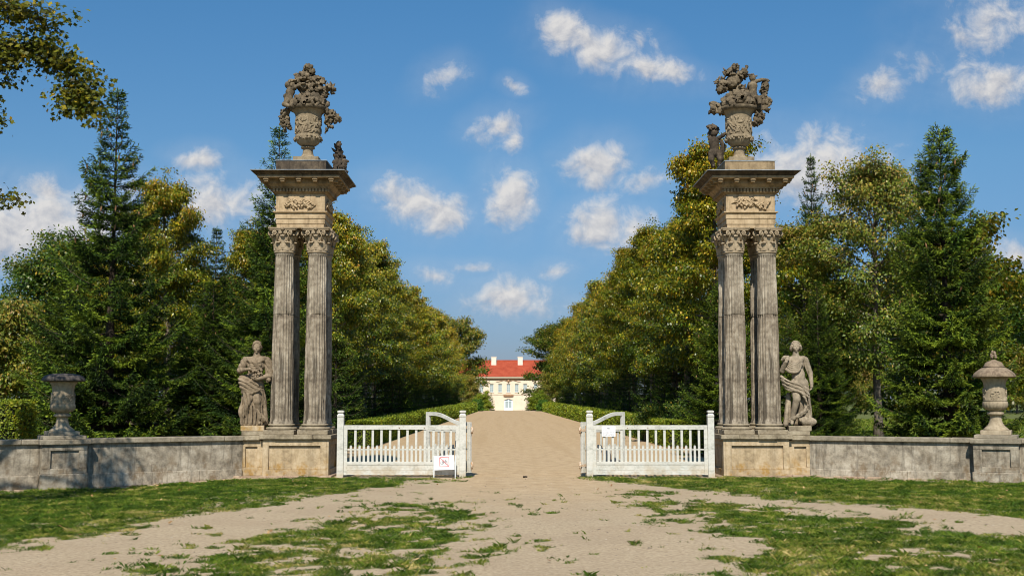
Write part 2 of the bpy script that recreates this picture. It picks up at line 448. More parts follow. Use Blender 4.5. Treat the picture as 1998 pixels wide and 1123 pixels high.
# ------------------------------------------------------------------ ground
def y_wall(x):
    ax = np.abs(x)
    return np.where(x < 0, 25.3 - 0.60 * np.clip(ax - 6.1, 0, 99), 25.3 - 0.49 * np.clip(ax - 6.1, 0, 99))
def gz(x, y):
    x = np.asarray(x, float); y = np.asarray(y, float)
    z = -0.10 * smooth01((-x - 5.2) / 3.2) * smooth01((27 - y) / 3)
    z = z - 0.0108 * np.clip(y - 166, 0, 60) - 0.011 * np.clip(y - 226, 0, 190)
    return z
def poly_sd(px, py, poly):
    """signed distance, positive inside"""
    poly = np.array(poly, float)
    d = np.full(px.shape, 1e9); ins = np.zeros(px.shape, bool)
    n = len(poly)
    for i in range(n):
        a = poly[i]; b_ = poly[(i + 1) % n]
        e = b_ - a
        t = np.clip(((px - a[0]) * e[0] + (py - a[1]) * e[1]) / (e @ e), 0, 1)
        d = np.minimum(d, np.hypot(px - a[0] - t * e[0], py - a[1] - t * e[1]))
        c = ((a[1] > py) != (b_[1] > py))
        with np.errstate(divide='ignore', invalid='ignore'):
            xi = (b_[0] - a[0]) * (py - a[1]) / (b_[1] - a[1]) + a[0]
        ins ^= c & (px < xi)
    return np.where(ins, d, -d)
LAWN_L = [(-30, 5), (-12, 11.5), (-6.075, 13.2), (-5.57, 12.999), (-5.496, 14.173), (-4.916, 15.276), (-4.537, 16.93), (-3.967, 17.9), (-3.017, 21.043), (-2.263, 22.903), (-0.95, 24.7), (-1.2, 25.15), (-3.9, 25.12), (-5.5, 24.9), (-9, 23.4), (-30, 10)]
LAWN_R = [(1.2, 25.2), (1.15, 24.6), (1.781, 22.884), (2.962, 21.6), (3.644, 19.929), (4.261, 18.951), (4.975, 18.064), (5.774, 17.256), (6.775, 16.516), (30, 9), (30, 15), (9, 24.1), (6.1, 25.0), (4, 25.15)]
PATCH_L = [(-6.4, 8.5), (-4.183, 11.214), (-3.949, 12.575), (-3.437, 13.911), (-3.158, 14.975), (-2.742, 16.562), (-2.433, 18.983), (-1.396, 19.454), (-0.569, 16.207), (-0.761, 14.15), (-0.644, 12.764), (-0.831, 11.198), (-0.8, 8.5)]
PATCH_R = [(1.602, 21.021), (2.341, 20.462), (2.955, 18.957), (3.67, 18.502), (4.039, 16.889), (4.699, 16.668), (5.237, 15.227), (5.837, 14.379), (9, 10), (4.429, 8.5), (1.0, 9.5), (1.229, 11.188), (2.077, 12.546), (2.396, 14.135), (1.766, 15.244), (1.863, 18.079)]
def grass_mask(x, y):
    ff = (vnoise(x, y, 1.3, 40) - 0.5) * 0.7 + (vnoise(x, y, 3.1, 41) - 0.5) * 0.7 + (vnoise(x, y, 7.7, 43) - 0.5) * 0.5
    big = fbm(x, y, 0.9, 3)
    mid = fbm(x, y * 0.8, 3.0, 9)
    fine = fbm(x, y, 8.5, 15, 3)
    g = np.zeros(np.shape(x))
    for P in (LAWN_L, LAWN_R):
        d = poly_sd(x, y, P)
        # thinner towards the worn edge
        g = np.maximum(g, smooth01((d + ff * 0.9 + 0.05) / 0.5) * (0.35 + 0.65 * smooth01((mid * 0.55 + fine * 0.45 - 0.42 + np.clip(d, -.5, 2.2) * 0.055) / 0.14)) * smooth01((mid * 0.6 + fine * 0.4 - 0.36 + np.clip(d, -1, 3) * 0.22) / 0.12))
    for P, cov in ((PATCH_L, 0.425), (PATCH_R, 0.385)):
        d = poly_sd(x, y, P)
        e = smooth01((d + .25 + ff * 1.5) / 1.0)
        cv = mid * 0.34 + fine * 0.30 + big * 0.10 + fbm(x, y, 5.0, 23, 3) * 0.26
        g = np.maximum(g, e * smooth01((cv - cov - (1 - e) * 0.14) / 0.09))
    # stray tufts on the gravel
    st = fbm(x, y * 0.9, 3.6, 77)
    near = smooth01((22 - y) / 2) * np.where(np.abs(x - 0.4) < 6, 1, 0)
    g = np.maximum(g, near * smooth01((st - 0.705) / 0.04) * 0.8)
    g = np.where(y > y_wall(x) - 0.05, 0, g)
    return g

def axis(lo, hi, step, far0, far1, g=1.12):
    a = list(np.arange(lo, hi + 1e-6, step))
    s = step; v = hi
    while v < far1:
        s *= g; v += s; a.append(v)
    s = step; v = lo; b = []
    while v > far0:
        s *= g; v -= s; b.append(v)
    return np.array(b[::-1] + a)
gx = axis(-12, 12, 0.10, -5000, 5000)
gy = axis(5, 27, 0.10, -3000, 7000, 1.07)
GX, GY = np.meshgrid(gx, gy)
GM = grass_mask(GX, GY)
behind = (GY > y_wall(GX)) | ((np.abs(GX) < 6.1) & (GY > 25.3))
drive = np.where(behind & (np.abs(GX) < 4.9 + 1.6 * (GY < 38)), 1.0, 0.0)
front_drive = smooth01((GY - 15.5 + (fbm(GX, GY, 0.7, 30) - 0.5) * 6) / 9.5) * smooth01((2.2 - np.abs(GX - 0.1)) / 1.2)
drive = np.maximum(drive, front_drive * 0.9)
lawn_far = np.where(behind & (np.abs(GX) >= 4.9), smooth01((GY - 40 - 3 * np.sin(GX * 0.35) + (np.abs(GX) - 12) * 0.6) / 6.0), 0)
lawn_far = np.where((np.abs(GX) > 60) | (GY < 0), 1, lawn_far)
litter = np.where(behind & (drive < 0.5), 1 - lawn_far, 0)
GMT = np.maximum(GM, lawn_far)
A = np.stack([GMT, drive, litter, np.ones_like(GX)], -1).reshape(-1, 4)
ny, nx = GX.shape
idx = np.arange(nx * ny).reshape(ny, nx)
F = np.stack([idx[:-1, :-1], idx[:-1, 1:], idx[1:, 1:], idx[1:, :-1]], -1).reshape(-1, 4)
relief = (fbm(GX, GY, 1.1, 50) - 0.5) * 0.03 * np.where((np.abs(GX) < 12) & (GY < 27), 1, 0)
V = np.stack([GX, GY, gz(GX, GY) + relief], -1).reshape(-1, 3)
m, N, b = newmat('park_ground', 0.95, 0.1)
at_ = N.n('ShaderNodeAttribute', attribute_name='cover')
sp = N.n('ShaderNodeSeparateColor'); N.put(sp.inputs[0], at_.outputs['Color'])
pos = N.n('ShaderNodeNewGeometry').outputs['Position']
n_big = N.noise(pos, 0.55, 5, 0.6)
n_mid = N.noise(pos, 3.5, 6, 0.65)
n_fine = N.noise(pos, 30, 5, 0.7)
n_grit = N.noise(pos, 120, 3, 0.7)
mixn = N.math('ADD', N.math('MULTIPLY', n_mid, 0.4), N.math('MULTIPLY', n_fine, 0.6))
n_lump = N.noise(pos, 11, 5, 0.7)
n_tex = N.noise(pos, 22, 6, 0.78)
soil = N.ramp(N.math('ADD', N.math('MULTIPLY', n_tex, 0.6), N.math('ADD', N.math('MULTIPLY', n_lump, 0.2), N.math('MULTIPLY', n_grit, 0.2))), [(0.36, (0.27, 0.20, 0.13)), (0.5, (0.44, 0.345, 0.228)), (0.64, (0.55, 0.445, 0.305))])
soil = N.mix(N.math('MULTIPLY', N.sstep(n_big, 0.42, 0.62), 0.3), soil, (0.34, 0.25, 0.165))
dv = N.ramp(N.math('ADD', N.math('MULTIPLY', n_tex, 0.5), N.math('MULTIPLY', n_mid, 0.5)), [(0.37, (0.35, 0.245, 0.14)), (0.5, (0.49, 0.358, 0.215)), (0.64, (0.585, 0.445, 0.285))])
trk = N.noise(N.mapping(pos, scale=(1.6, 0.035, 1)), 1.0, 4, 0.6)
dv = N.mix(N.math('MULTIPLY', N.sstep(trk, 0.48, 0.66), 0.35), dv, (0.40, 0.28, 0.155))
c = N.mix(sp.outputs[1], soil, dv)
vor = N.n('ShaderNodeTexVoronoi'); N.put(vor.inputs['Vector'], pos); vor.inputs['Scale'].default_value = 34
peb = N.sstep(vor.outputs['Distance'], 0.34, 0.16)
pebsel = N.n('ShaderNodeSeparateColor'); N.put(pebsel.inputs[0], vor.outputs['Color'])
pm = N.math('MULTIPLY', peb, N.math('GREATER_THAN', pebsel.outputs[0], 0.72))
pc = N.ramp(pebsel.outputs[1], [(0.1, (0.10, 0.085, 0.07)), (0.4, (0.24, 0.19, 0.145)), (0.95, (0.60, 0.52, 0.42))])
c = N.mix(N.math('MULTIPLY', pm, 0.75), c, pc)
c = N.mix(N.math('MULTIPLY', N.sstep(n_grit, 0.62, 0.72), 0.4), c, (0.15, 0.115, 0.085))
vor2 = N.n('ShaderNodeTexVoronoi'); N.put(vor2.inputs['Vector'], pos); vor2.inputs['Scale'].default_value = 21
sel2 = N.n('ShaderNodeSeparateColor'); N.put(sel2.inputs[0], vor2.outputs['Color'])
speck = N.math('MULTIPLY', N.sstep(vor2.outputs['Distance'], 0.26, 0.12), N.math('GREATER_THAN', sel2.outputs[0], 0.6))
spc = N.ramp(sel2.outputs[1], [(0.3, (0.13, 0.09, 0.06)), (0.7, (0.26, 0.19, 0.13)), (0.9, (0.66, 0.57, 0.46))])
c = N.mix(N.math('MULTIPLY', speck, 0.38), c, spc)
lit = N.ramp(mixn, [(0.35, (0.11, 0.075, 0.03)), (0.5, (0.22, 0.125, 0.05)), (0.68, (0.40, 0.25, 0.11))])
c = N.mix(sp.outputs[2], c, lit)
gr = N.ramp(mixn, [(0.35, (0.045, 0.075, 0.012)), (0.55, (0.085, 0.125, 0.02)), (0.7, (0.14, 0.15, 0.035))])
c = N.mix(N.math('MULTIPLY', N.sstep(N.math('ADD', sp.outputs[0], N.math('MULTIPLY', N.math('SUBTRACT', n_fine, 0.5), 0.6)), 0.3, 0.8), 0.85), c, gr)
N.put(b.inputs['Base Color'], c)
h = N.math('ADD', N.math('MULTIPLY', n_fine, 0.6), N.math('ADD', N.math('MULTIPLY', n_grit, 0.25), N.math('MULTIPLY', pm, 0.5)))
N.put(b.inputs['Normal'], N.bump(h, 0.6, 0.012))
ground = np_mesh('ground', V, F, m, attrs={'cover': ('FLOAT_COLOR', A)}, smooth=True)
tag(ground, kind='structure')

def gheight(x, y):
    return gz(x, y) + (fbm(x, y, 1.1, 50) - 0.5) * 0.03

# grass blades on the lawns and tufts
rs = np.random.RandomState(11)
def blades(n, x0, x1, y0, y1, maskf, hmin, hmax, w):
    x = rs.uniform(x0, x1, n); y = y0 + (y1 - y0) * rs.rand(n) ** 1.25
    mk = maskf(x, y)
    keep = rs.rand(n) < mk
    x, y, mk = x[keep], y[keep], mk[keep]
    n = len(x)
    clump = fbm(x, y, 4.5, 60, 3)
    hgt = (hmin + (hmax - hmin) * rs.rand(n)) * (0.30 + 0.9 * clump + 2.6 * np.clip(fbm(x, y, 7.5, 61, 2) - .52, 0, 1)) * (0.5 + 0.5 * mk)
    a = rs.uniform(0, 2 * PI, n); lean = rs.uniform(0.4, 1.8, n) * hgt; la = rs.uniform(0, 2 * PI, n)
    ww = w * rs.uniform(0.6, 1.5, n)
    z = gheight(x, y)
    dx, dy = np.cos(a) * ww, np.sin(a) * ww
    p = lambda fx, fy, fz: np.stack([fx, fy, fz], -1)
    v = np.stack([p(x - dx, y - dy, z - 0.004), p(x + dx, y + dy, z - 0.004),
                  p(x + dx * .7 + np.cos(la) * lean * .4, y + dy * .7 + np.sin(la) * lean * .4, z + hgt * .65),
                  p(x + np.cos(la) * lean, y + np.sin(la) * lean, z + hgt)], 1)
    patch = fbm(x, y, 0.8, 63); p2 = fbm(x, y, 4.6, 67, 3)
    age = np.clip(0.28 + (patch - 0.5) * 1.1 + (p2 - 0.5) * 1.7 + rs.normal(0, 0.17, n) + (rs.rand(n) < 0.05) * 0.5, 0, 1)
    tone = np.clip(0.75 + (p2 - 0.5) * 1.5 + rs.normal(0, 0.15, n) + 0.22, 0.4, 1.6)
    return v.reshape(-1, 3), np.repeat(age, 4), np.repeat(tone, 4)
v, ag, to = blades(1050000, -12, 12, 9.5, 25.6, grass_mask, 0.014, 0.046, 0.0042)
np_mesh_obj = np_mesh('grass', v, np.arange(len(v)).reshape(-1, 4), M['grass'], attrs={'age': ('FLOAT', ag), 'tone': ('FLOAT', to)})
tag(np_mesh_obj, kind='stuff')

# grass on the park lawn behind the wall
def lawn_mask(x, y):
    m_ = (y > y_wall(x) + .5) & (np.abs(x) > 5.2)
    return np.where(m_, smooth01((y - 40 - 3 * np.sin(x * 0.35) + (np.abs(x) - 12) * 0.6) / 6.0), 0)
n = 70000
x = np.concatenate([rs.uniform(8, 42, n), rs.uniform(-40, -9, n // 3)]); y = 34 + 60 * rs.rand(len(x)) ** 1.3
k = rs.rand(len(x)) < lawn_mask(x, y); x = x[k]; y = y[k]; n = len(x)
a = rs.uniform(0, 2 * PI, n); hh = rs.uniform(.04, .13, n); la = rs.uniform(0, 2 * PI, n); z = gz(x, y)
w_ = rs.uniform(.02, .06, n); dx = np.cos(a) * w_; dy = np.sin(a) * w_
v = np.stack([np.stack([x - dx, y - dy, z], -1), np.stack([x + dx, y + dy, z], -1), np.stack([x + np.cos(la) * hh, y + np.sin(la) * hh, z + hh], -1)], 1).reshape(-1, 3)
o = np_mesh('lawn_grass', v, np.arange(len(v)).reshape(-1, 3), M['grass'], attrs={'age': ('FLOAT', np.repeat(np.clip(rs.normal(.45, .2, n), 0, 1), 3)), 'tone': ('FLOAT', np.repeat(rs.uniform(.8, 1.4, n), 3))})
tag(o, kind='stuff')

# clover and weed rosettes: small round leaves lying low in the patches
def lowleaves(n, x0, x1, y0, y1, maskf, size, zmax, name, mat, agef, kind='stuff'):
    x = rs.uniform(x0, x1, n); y = rs.uniform(y0, y1, n)
    k = rs.rand(n) < maskf(x, y); x = x[k]; y = y[k]; n = len(x)
    z = gheight(x, y) + rs.rand(n) * zmax + 0.004
    a = rs.uniform(0, 2 * PI, n); s_ = size * rs.uniform(.5, 1.4, n)
    u = np.stack([np.cos(a), np.sin(a), rs.normal(0, .35, n)], -1); w = np.stack([-np.sin(a), np.cos(a), rs.normal(0, .45, n)], -1)
    c = np.stack([x, y, z], -1)
    v = np.stack([c - u * s_[:, None], c - w * (s_ * .6)[:, None], c + u * s_[:, None], c + w * (s_ * .6)[:, None]], 1).reshape(-1, 3)
    v[:, 2] = np.maximum(v[:, 2], np.repeat(gheight(x, y), 4) + 0.002)
    o = np_mesh(name, v, np.arange(len(v)).reshape(-1, 4), mat, attrs={'age': ('FLOAT', np.repeat(agef(n), 4)), 'tone': ('FLOAT', np.repeat(rs.uniform(.7, 1.35, n), 4))})
    tag(o, kind=kind)
    return o
lowleaves(60000, -12, 12, 9.5, 25, lambda x, y: grass_mask(x, y) * smooth01((fbm(x, y, 2.0, 80) - .5) / .08), 0.013, 0.035, 'clover', M['grass'], lambda n: np.clip(rs.normal(.25, .15, n), 0, 1))
lowleaves(1100, -12, 12, 9.5, 25.2, lambda x, y: np.where(y < y_wall(x) - .3, 0.12 + .5 * (grass_mask(x, y) > .3), 0), 0.028, 0.035, 'fallen_leaves', M['litter'], lambda n: rs.rand(n))
lowleaves(9000, 5.2, 18, 25.8, 46, lambda x, y: np.where((y > y_wall(x) + .4), .8, 0), 0.045, 0.03, 'leaf_litter', M['litter'], lambda n: rs.rand(n))

# loose stones on the gravel
n = 1500
x = rs.uniform(-9, 9, n); y = rs.uniform(10, 26, n); k = (grass_mask(x, y) < .3) & (y < y_wall(x) - .3); x = x[k]; y = y[k]; n = len(x)
oc = np.array([(1, 0, 0), (-1, 0, 0), (0, 1, 0), (0, -1, 0), (0, 0, 1), (0, 0, -1), (.7, .7, .2), (-.7, .6, .3), (.6, -.7, .3), (-.6, -.7, .2)])
s_ = rs.uniform(.005, .016, n) * (1 + (rs.rand(n) < .06) * .9)
v = np.stack([x, y, gheight(x, y)], -1)[:, None] + oc[None, :6] * s_[:, None, None] * rs.uniform(.6, 1.3, (n, 6, 1)) * np.array((1, 1, .6))
fo = np.array([(0, 2, 4), (2, 1, 4), (1, 3, 4), (3, 0, 4), (2, 0, 5), (1, 2, 5), (3, 1, 5), (0, 3, 5)])
F = (np.arange(n)[:, None, None] * 6 + fo[None]).reshape(-1, 3)
m, N, b = newmat('loose_stone', .9, .2)
N.put(b.inputs['Base Color'], N.ramp(N.n('ShaderNodeNewGeometry').outputs['Random Per Island'], [(0, (.10, .08, .06)), (.5, (.28, .22, .16)), (1, (.58, .50, .40))]))
o = np_mesh('loose_stones', v.reshape(-1, 3), F, m); tag(o, kind='stuff')

# ------------------------------------------------------------------ stone gate pillars
def panel_frame(mb, x0, x1, z0, z1, y, t, fw, fwt, fwb):
    """raised frame (proud of the face at y, towards -y) round a sunk panel"""
    mb.box(x0, x1, y - t, y, z1 - fwt, z1)
    mb.box(x0, x1, y - t, y, z0, z0 + fwb)
    mb.box(x0, x0 + fw, y - t, y, z0 + fwb, z1 - fwt)
    mb.box(x1 - fw, x1, y - t, y, z0 + fwb, z1 - fwt)

SH_Z0, SH_Z1 = 1.112, 4.80
def shaft_mesh(seed, upper):
    r0, r1 = 0.243, 0.196
    nfl = 22; per = 8; n = nfl * per
    zs = [SH_Z0, SH_Z0 + .03, SH_Z0 + .07, SH_Z0 + .10] + list(np.linspace(SH_Z0 + .14, 3.43, 26)) + [3.437, 3.447, 3.455] + list(np.linspace(3.47, SH_Z1 - .12, 14)) + [SH_Z1 - .075, SH_Z1 - .05, SH_Z1 - .02, SH_Z1]
    rr = np.random.RandomState(seed)
    chips = [(rr.uniform(0, 2 * PI), rr.uniform(1.3, 4.6), rr.uniform(.03, .09), rr.uniform(.05, .3), rr.uniform(.006, .018)) for _ in range(46)]
    chips += [(rr.uniform(-2.6, -.5), 3.445 + rr.uniform(-.05, .05), .12, .04, .03) for _ in range(3)]
    zs = [z for z in zs if (z > 3.4475 if upper else z < 3.4465)]
    zs = ([3.4478] if upper else []) + zs + ([] if upper else [3.4462])
    mb = MB()
    vs = []; fs = []
    for z in zs:
        t = (z - SH_Z0) / (SH_Z1 - SH_Z0)
        R = r0 + (r1 - r0) * t + 0.010 * math.sin(PI * t)
        if t < .012: R += .012
        if t > .985: R += .012
        fl = smooth01((z - SH_Z0 - .06) / .06) * smooth01((SH_Z1 - .05 - z) / .05)
        if abs(z - 3.447) < .006: R -= .016
        for i in range(n):
            a = 2 * PI * i / n
            ph = (i % per) / per
            dep = 0.026 * max(0, math.sin(PI * (ph - .11) / .78)) ** .6 if .12 < ph < .88 else 0
            q = R - dep * fl
            for (ca, cz, wa, wz, dd) in chips:
                da = (a - ca + PI) % (2 * PI) - PI
                e = (da / (wa * 4)) ** 2 + ((z - cz) / wz) ** 2
                if e < 1: q -= dd * (1 - e)
            vs.append((q * math.cos(a), q * math.sin(a), z))
    for k in range(len(zs) - 1):
        for i in range(n):
            j = (i + 1) % n
            fs.append((k * n + i, k * n + j, (k + 1) * n + j, (k + 1) * n + i))
    mb.add(vs, fs, True)
    return mb

def acanthus(mb, ang, r0, z0, hgt, wid, curl, lean):
    """a lobed leaf that hugs the bell and rolls out at its tip"""
    prof = []
    K = 9
    for i in range(K):
        t = i / (K - 1)
        if t < .72:
            r = r0 + lean * t ** 2; z = z0 + hgt * t / .80
        else:
            u = (t - .72) / .28 * PI * 0.95
            r = r0 + lean * .52 + curl * (1 - math.cos(u)) * .9
            z = z0 + hgt * .9 + curl * .9 * math.sin(u)
        w = wid * (0.82 + .30 * math.sin(t * 15)) * (1 if t < .6 else 1 - (t - .6) * 1.15)
        prof.append((r, z, max(w, .012)))
    e = Vector((math.cos(ang), math.sin(ang), 0)); s_ = Vector((-e.y, e.x, 0))
    for side, off in ((1, 0.016), (-1, -0.004)):
        vs = []; fs = []
        for r, z, w in prof:
            for k, q in enumerate((-1, -.5, 0, .5, 1)):
                bul = (0.012 if q == 0 else (0.004 if abs(q) == .5 else -.014)) + off
                p = e * (r + bul) + s_ * (q * w) + Vector((0, 0, z))
                vs.append(p)
        for i in range(K - 1):
            for k in range(4):
                f = (i * 5 + k, i * 5 + k + 1, i * 5 + k + 6, i * 5 + k + 5)
                fs.append(f if side > 0 else f[::-1])
        mb.add(vs, fs, True)

def spiral(c, e, up, r, turns=1.6, n=18, start=0, sgn=1):
    pts = []
    for i in range(n):
        t = i / (n - 1)
        a = start + sgn * t * turns * 2 * PI
        q = r * (1 - .82 * t)
        pts.append(c + e * (math.cos(a) * q) + up * (math.sin(a) * q))
    return pts

def capital_mesh():
    mb = MB()
    z0 = 4.83
    mb.lathe([(0.20, z0 - .05), (.222, z0 - .045), (.228, z0 - .025), (.222, z0 - .003), (.203, z0), (.205, z0 + .12), (.212, z0 + .25), (.235, z0 + .36), (.262, z0 + .425), (.255, z0 + .44)], 40)
    for i in range(8):
        acanthus(mb, PI / 8 + i * PI / 4, .212, z0 + .005, .17, .082, .034, .03)
    for i in range(8):
        acanthus(mb, i * PI / 4, .214, z0 + .05, .275, .07, .038, .055)
    U = Vector((0, 0, 1))
    for i in range(4):
        a = PI / 4 + i * PI / 2
        e = Vector((math.cos(a), math.sin(a), 0))
        # corner leaf and volutes
        acanthus(mb, a, .225, z0 + .14, .20, .05, .035, .09)
        for ang_off in (-.22, .22):
            e2 = Vector((math.cos(a + ang_off), math.sin(a + ang_off), 0))
            st = e2 * .235 + U * (z0 + .20)
            c = e2 * .335 + U * (z0 + .365)
            pts = [st, st + e2 * .03 + U * .09, c + U * .048 - e2 * .03] + spiral(c, e2, U, .05, 1.5, 18, PI / 2, -1)
            mb.tube(pts, [.016] * 3 + list(np.linspace(.018, .012, 18)), 6)
        # small inner scrolls at the middle of the face
        m_ = i * PI / 2
        em = Vector((math.cos(m_), math.sin(m_), 0)); sd = Vector((-em.y, em.x, 0))
        for sg in (-1, 1):
            c = em * .268 + sd * (.055 * sg) + U * (z0 + .385)
            st = em * .24 + sd * (.12 * sg) + U * (z0 + .26)
            pts = [st, st + U * .06 + em * .01, c + U * .036 + sd * (.02 * sg)] + spiral(c, sd * sg, U, .036, 1.4, 14, PI / 2, 1)
            mb.tube(pts, .012, 6)
            c2 = em * .285 + sd * (.175 * sg) + U * (z0 + .372)
            pts = [em * .24 + sd * (.11 * sg) + U * (z0 + .22), em * .26 + sd * (.13 * sg) + U * (z0 + .33)] + spiral(c2, sd * (-sg), U, .05, 1.4, 16, PI * .7, -1)
            mb.tube(pts, .014, 6)
        # flower on the abacus
        mb.lathe([(.0, -.045), (.03, -.03), (.045, 0), (.03, .03), (.0, .045)], 10, c=tuple(em * .285 + U * (z0 + .462)), caps=False)
    # abacus with hollowed sides
    poly = []
    for i in range(4):
        a0 = -PI / 4 + i * PI / 2
        p0 = Vector((math.cos(a0), math.sin(a0))) * .425; p1 = Vector((math.cos(a0 + PI / 2), math.sin(a0 + PI / 2))) * .425
        t_ = (p1 - p0).normalized(); nrm = Vector((t_.y, -t_.x))
        for k in range(9):
            t = .05 + .9 * k / 8
            p = p0.lerp(p1, t) - nrm * (.035 * math.sin(PI * (t - .05) / .9))
            poly.append((p.x, p.y))
    mb.prism(poly[:], z0 + .435, z0 + .462, 'z')
    mb.prism([(x * 1.045, y * 1.045) for x, y in poly], z0 + .4625, z0 + .495, 'z')
    return mb

def base_mesh():
    mb = MB()
    mb.lathe([(.30, .985), (.322, .990), (.332, 1.008), (.332, 1.02), (.322, 1.038), (.30, 1.043), (.268, 1.049), (.262, 1.062), (.272, 1.074), (.284, 1.078), (.292, 1.086), (.292, 1.094), (.284, 1.103), (.268, 1.106), (.26, 1.114)], 48)
    return mb

def gate_pillar(cx, cyc, s, label, seed):
    """s = +1 when the statue stands to the left of the columns, -1 to the right"""
    T = empty('gate_pillar', (cx, cyc, 0), 0, label, 'gate pillar', 'stone pillars flanking the park entrance')
    fl = lambda a, b_: (min(s * a, s * b_), max(s * a, s * b_))   # local x, + is towards the gate
    # --- pedestal
    ph = .675
    mb = MB(); mb.box(-ph, ph, -.70, .72, 0.03, .80)
    x0, x1 = -ph, ph
    panel_frame(mb, x0, x1, .03, .80, -.70, .06, .13, .14, .13)
    mb.box(x0 + .13, x1 - .13, -.712, -.70, .16, .20)
    # inner side panel
    xi = fl(ph, ph + .045)
    mb.box(xi[0], xi[1], -.76, -.56, .03, .80); mb.box(xi[0], xi[1], .52, .72, .03, .80)
    mb.box(xi[0], xi[1], -.56, .52, .03, .16); mb.box(xi[0], xi[1], -.56, .52, .66, .80)
    ped = mb.build('pedestal', M['pedestal'], T, bevel=.008)
    mb = MB()
    ex = fl(-1.19, -ph - .001)
    mb.box(ex[0], ex[1], -.60, .35, 0.03, .765)
    panel_frame(mb, ex[0], ex[1], .03, .765, -.60, .05, .13, .13, .17)
    mb.build('statue_pedestal', M['pedestal'], T, bevel=.008)
    # --- footing
    rr = random.Random(seed)
    mb = MB()
    x = -1.32
    while x < .78:
        w = rr.uniform(.14, .34)
        f = fl(x, x + w)
        mb.box(f[0], f[1], -.86 - rr.uniform(0, .07) + (.1 if x < -.7 else 0), .76, -.08, .035 + rr.uniform(-.012, .01))
        x += w + .004
    mb.build('footing', M['footing'], T, bevel=.015)
    # --- coping slabs, worn and uneven
    mb = MB()
    cuts = [-.74, -.42, -.02, .38, .775]
    for a, b_ in zip(cuts, cuts[1:]):
        f = fl(a + .002, b_ - .002)
        j = rr.uniform(-.012, .012)
        mb.box(f[0], f[1], -.835 + j, .78, .80, .885 + rr.uniform(-.004, .004))
        mb.box(f[0], f[1], -.80 + j, .75, .785, .7995)
    f = fl(-1.20, -.745); mb.box(f[0], f[1], -.74, .45, .775, .868)
    mb.build('coping', M['coping'], T, bevel=.014)
    mb = MB()
    f = fl(-1.14, -.66); mb.box(f[0], f[1], -.70, .38, .870, .962)
    mb.build('statue_step', M['coping'], T, bevel=.014)
    # --- columns
    first = None
    capm = capital_mesh(); basem = base_mesh()
    for k, (px, py) in enumerate(((-.358, -.362), (.358, -.362), (-.358, .362), (.358, .362))):
        if k in (0, 1):
            c = empty('column', (px, py, 0)); c.parent = T
            mbp = MB(); mbp.box(-.325, .325, -.325, .325, .889, .984)
            mbp.build('plinth', M['coping'], c, bevel=.012)
            basem.build('base', M['coping'], c)
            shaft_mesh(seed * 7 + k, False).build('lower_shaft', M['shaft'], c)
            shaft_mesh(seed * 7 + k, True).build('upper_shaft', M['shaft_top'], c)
            if first is None: first = capm.build('capital', M['capital'], c)
            else:
                cp = first.copy(); COL.objects.link(cp); cp.parent = c
            protos = c if k == 0 else protos
        else:
            c = copy_tree(protos, T); c.location = (px, py, 0); c.rotation_euler = (0, 0, PI / 2 * k)
    # --- entablature
    mb = MB()
    for hw, za, zb in ((.515, 5.328, 5.415), (.53, 5.415, 5.53), (.545, 5.53, 5.64)):
        mb.box(-hw, hw, -hw, hw, za, zb)
    mb.build('architrave', M['entab'], T, bevel=.006)
    mb = MB(); mb.frust(.55, .55, 5.6402, .585, .585, 5.665); mb.box(-.59, .59, -.59, .59, 5.665, 5.688)
    mb.build('architrave_moulding', M['entab'], T, bevel=.004)
    mb = MB(); mb.box(-.53, .53, -.53, .53, 5.688, 6.07)
    mb.build('frieze', M['entab'], T, bevel=.004)
    # carved relief: leafy branches on the frieze
    for face in range(4):
        mb = MB()
        rf = random.Random(seed * 31 + face)
        for q in range(11):
            x = -.30 + .60 * q / 10 + rf.uniform(-.05, .05); z = 5.86 + rf.uniform(-.05, .06)
            dx = rf.uniform(.12, .26) * rf.choice((-1, 1)); dz = rf.uniform(-.12, .12)
            pts = []; rad = []
            for i in range(9):
                t = i / 8
                pts.append((x + dx * (t - .5), -.535 - .025 * math.sin(PI * t), min(5.99, max(5.74, z + dz * (t - .5) + .04 * math.sin(t * 5 + q)))))
                rad.append(.007 + .017 * math.sin(PI * t) ** .6)
            mb.tube(pts, rad, 7)
            for i in (2, 4, 6):
                p = Vector(pts[i]); sg = rf.choice((-1, 1))
                e = p + Vector((dx * .22, -.012, sg * .06))
                e.z = min(6.0, max(5.73, e.z))
                mb.tube([p, p.lerp(e, .5) + Vector((0, -.014, 0)), e], [.012, .026, .006], 6)
        for q in range(5):
            p = Vector((rf.uniform(-.22, .22), -.55, 5.86 + rf.uniform(-.09, .09)))
            mb.lathe([(.0, -.03), (.022, -.02), (.032, 0), (.022, .02), (.0, .03)], 8, c=tuple(p), caps=False)
        mb.build('relief', M['entab'], T, rz=face * PI / 2)
    mb = MB()
    mb.frust(.535, .535, 6.0702, .575, .575, 6.105)
    mb.box(-.575, .575, -.575, .575, 6.105, 6.185)
    mb.build('bed_moulding', M['cornice'], T, bevel=.003)
    mb = MB()
    nd = 17
    for face in range(4):
        for i in range(nd):
            x = -.60 + 1.20 * (i + .5) / nd
            a = face * PI / 2
            mb.box(x - .021, x + .021, -.622, -.5745, 6.112, 6.18, rz=a)
    mb.build('dentils', M['cornice'], T)
    mb = MB()
    mb.box(-.632, .632, -.632, .632, 6.1852, 6.21)
    mb.frust(.635, .635, 6.21, .70, .70, 6.275)
    mb.box(-.70, .70, -.70, .70, 6.275, 6.372)
    mb.build('cornice_bed', M['cornice'], T, bevel=.003)
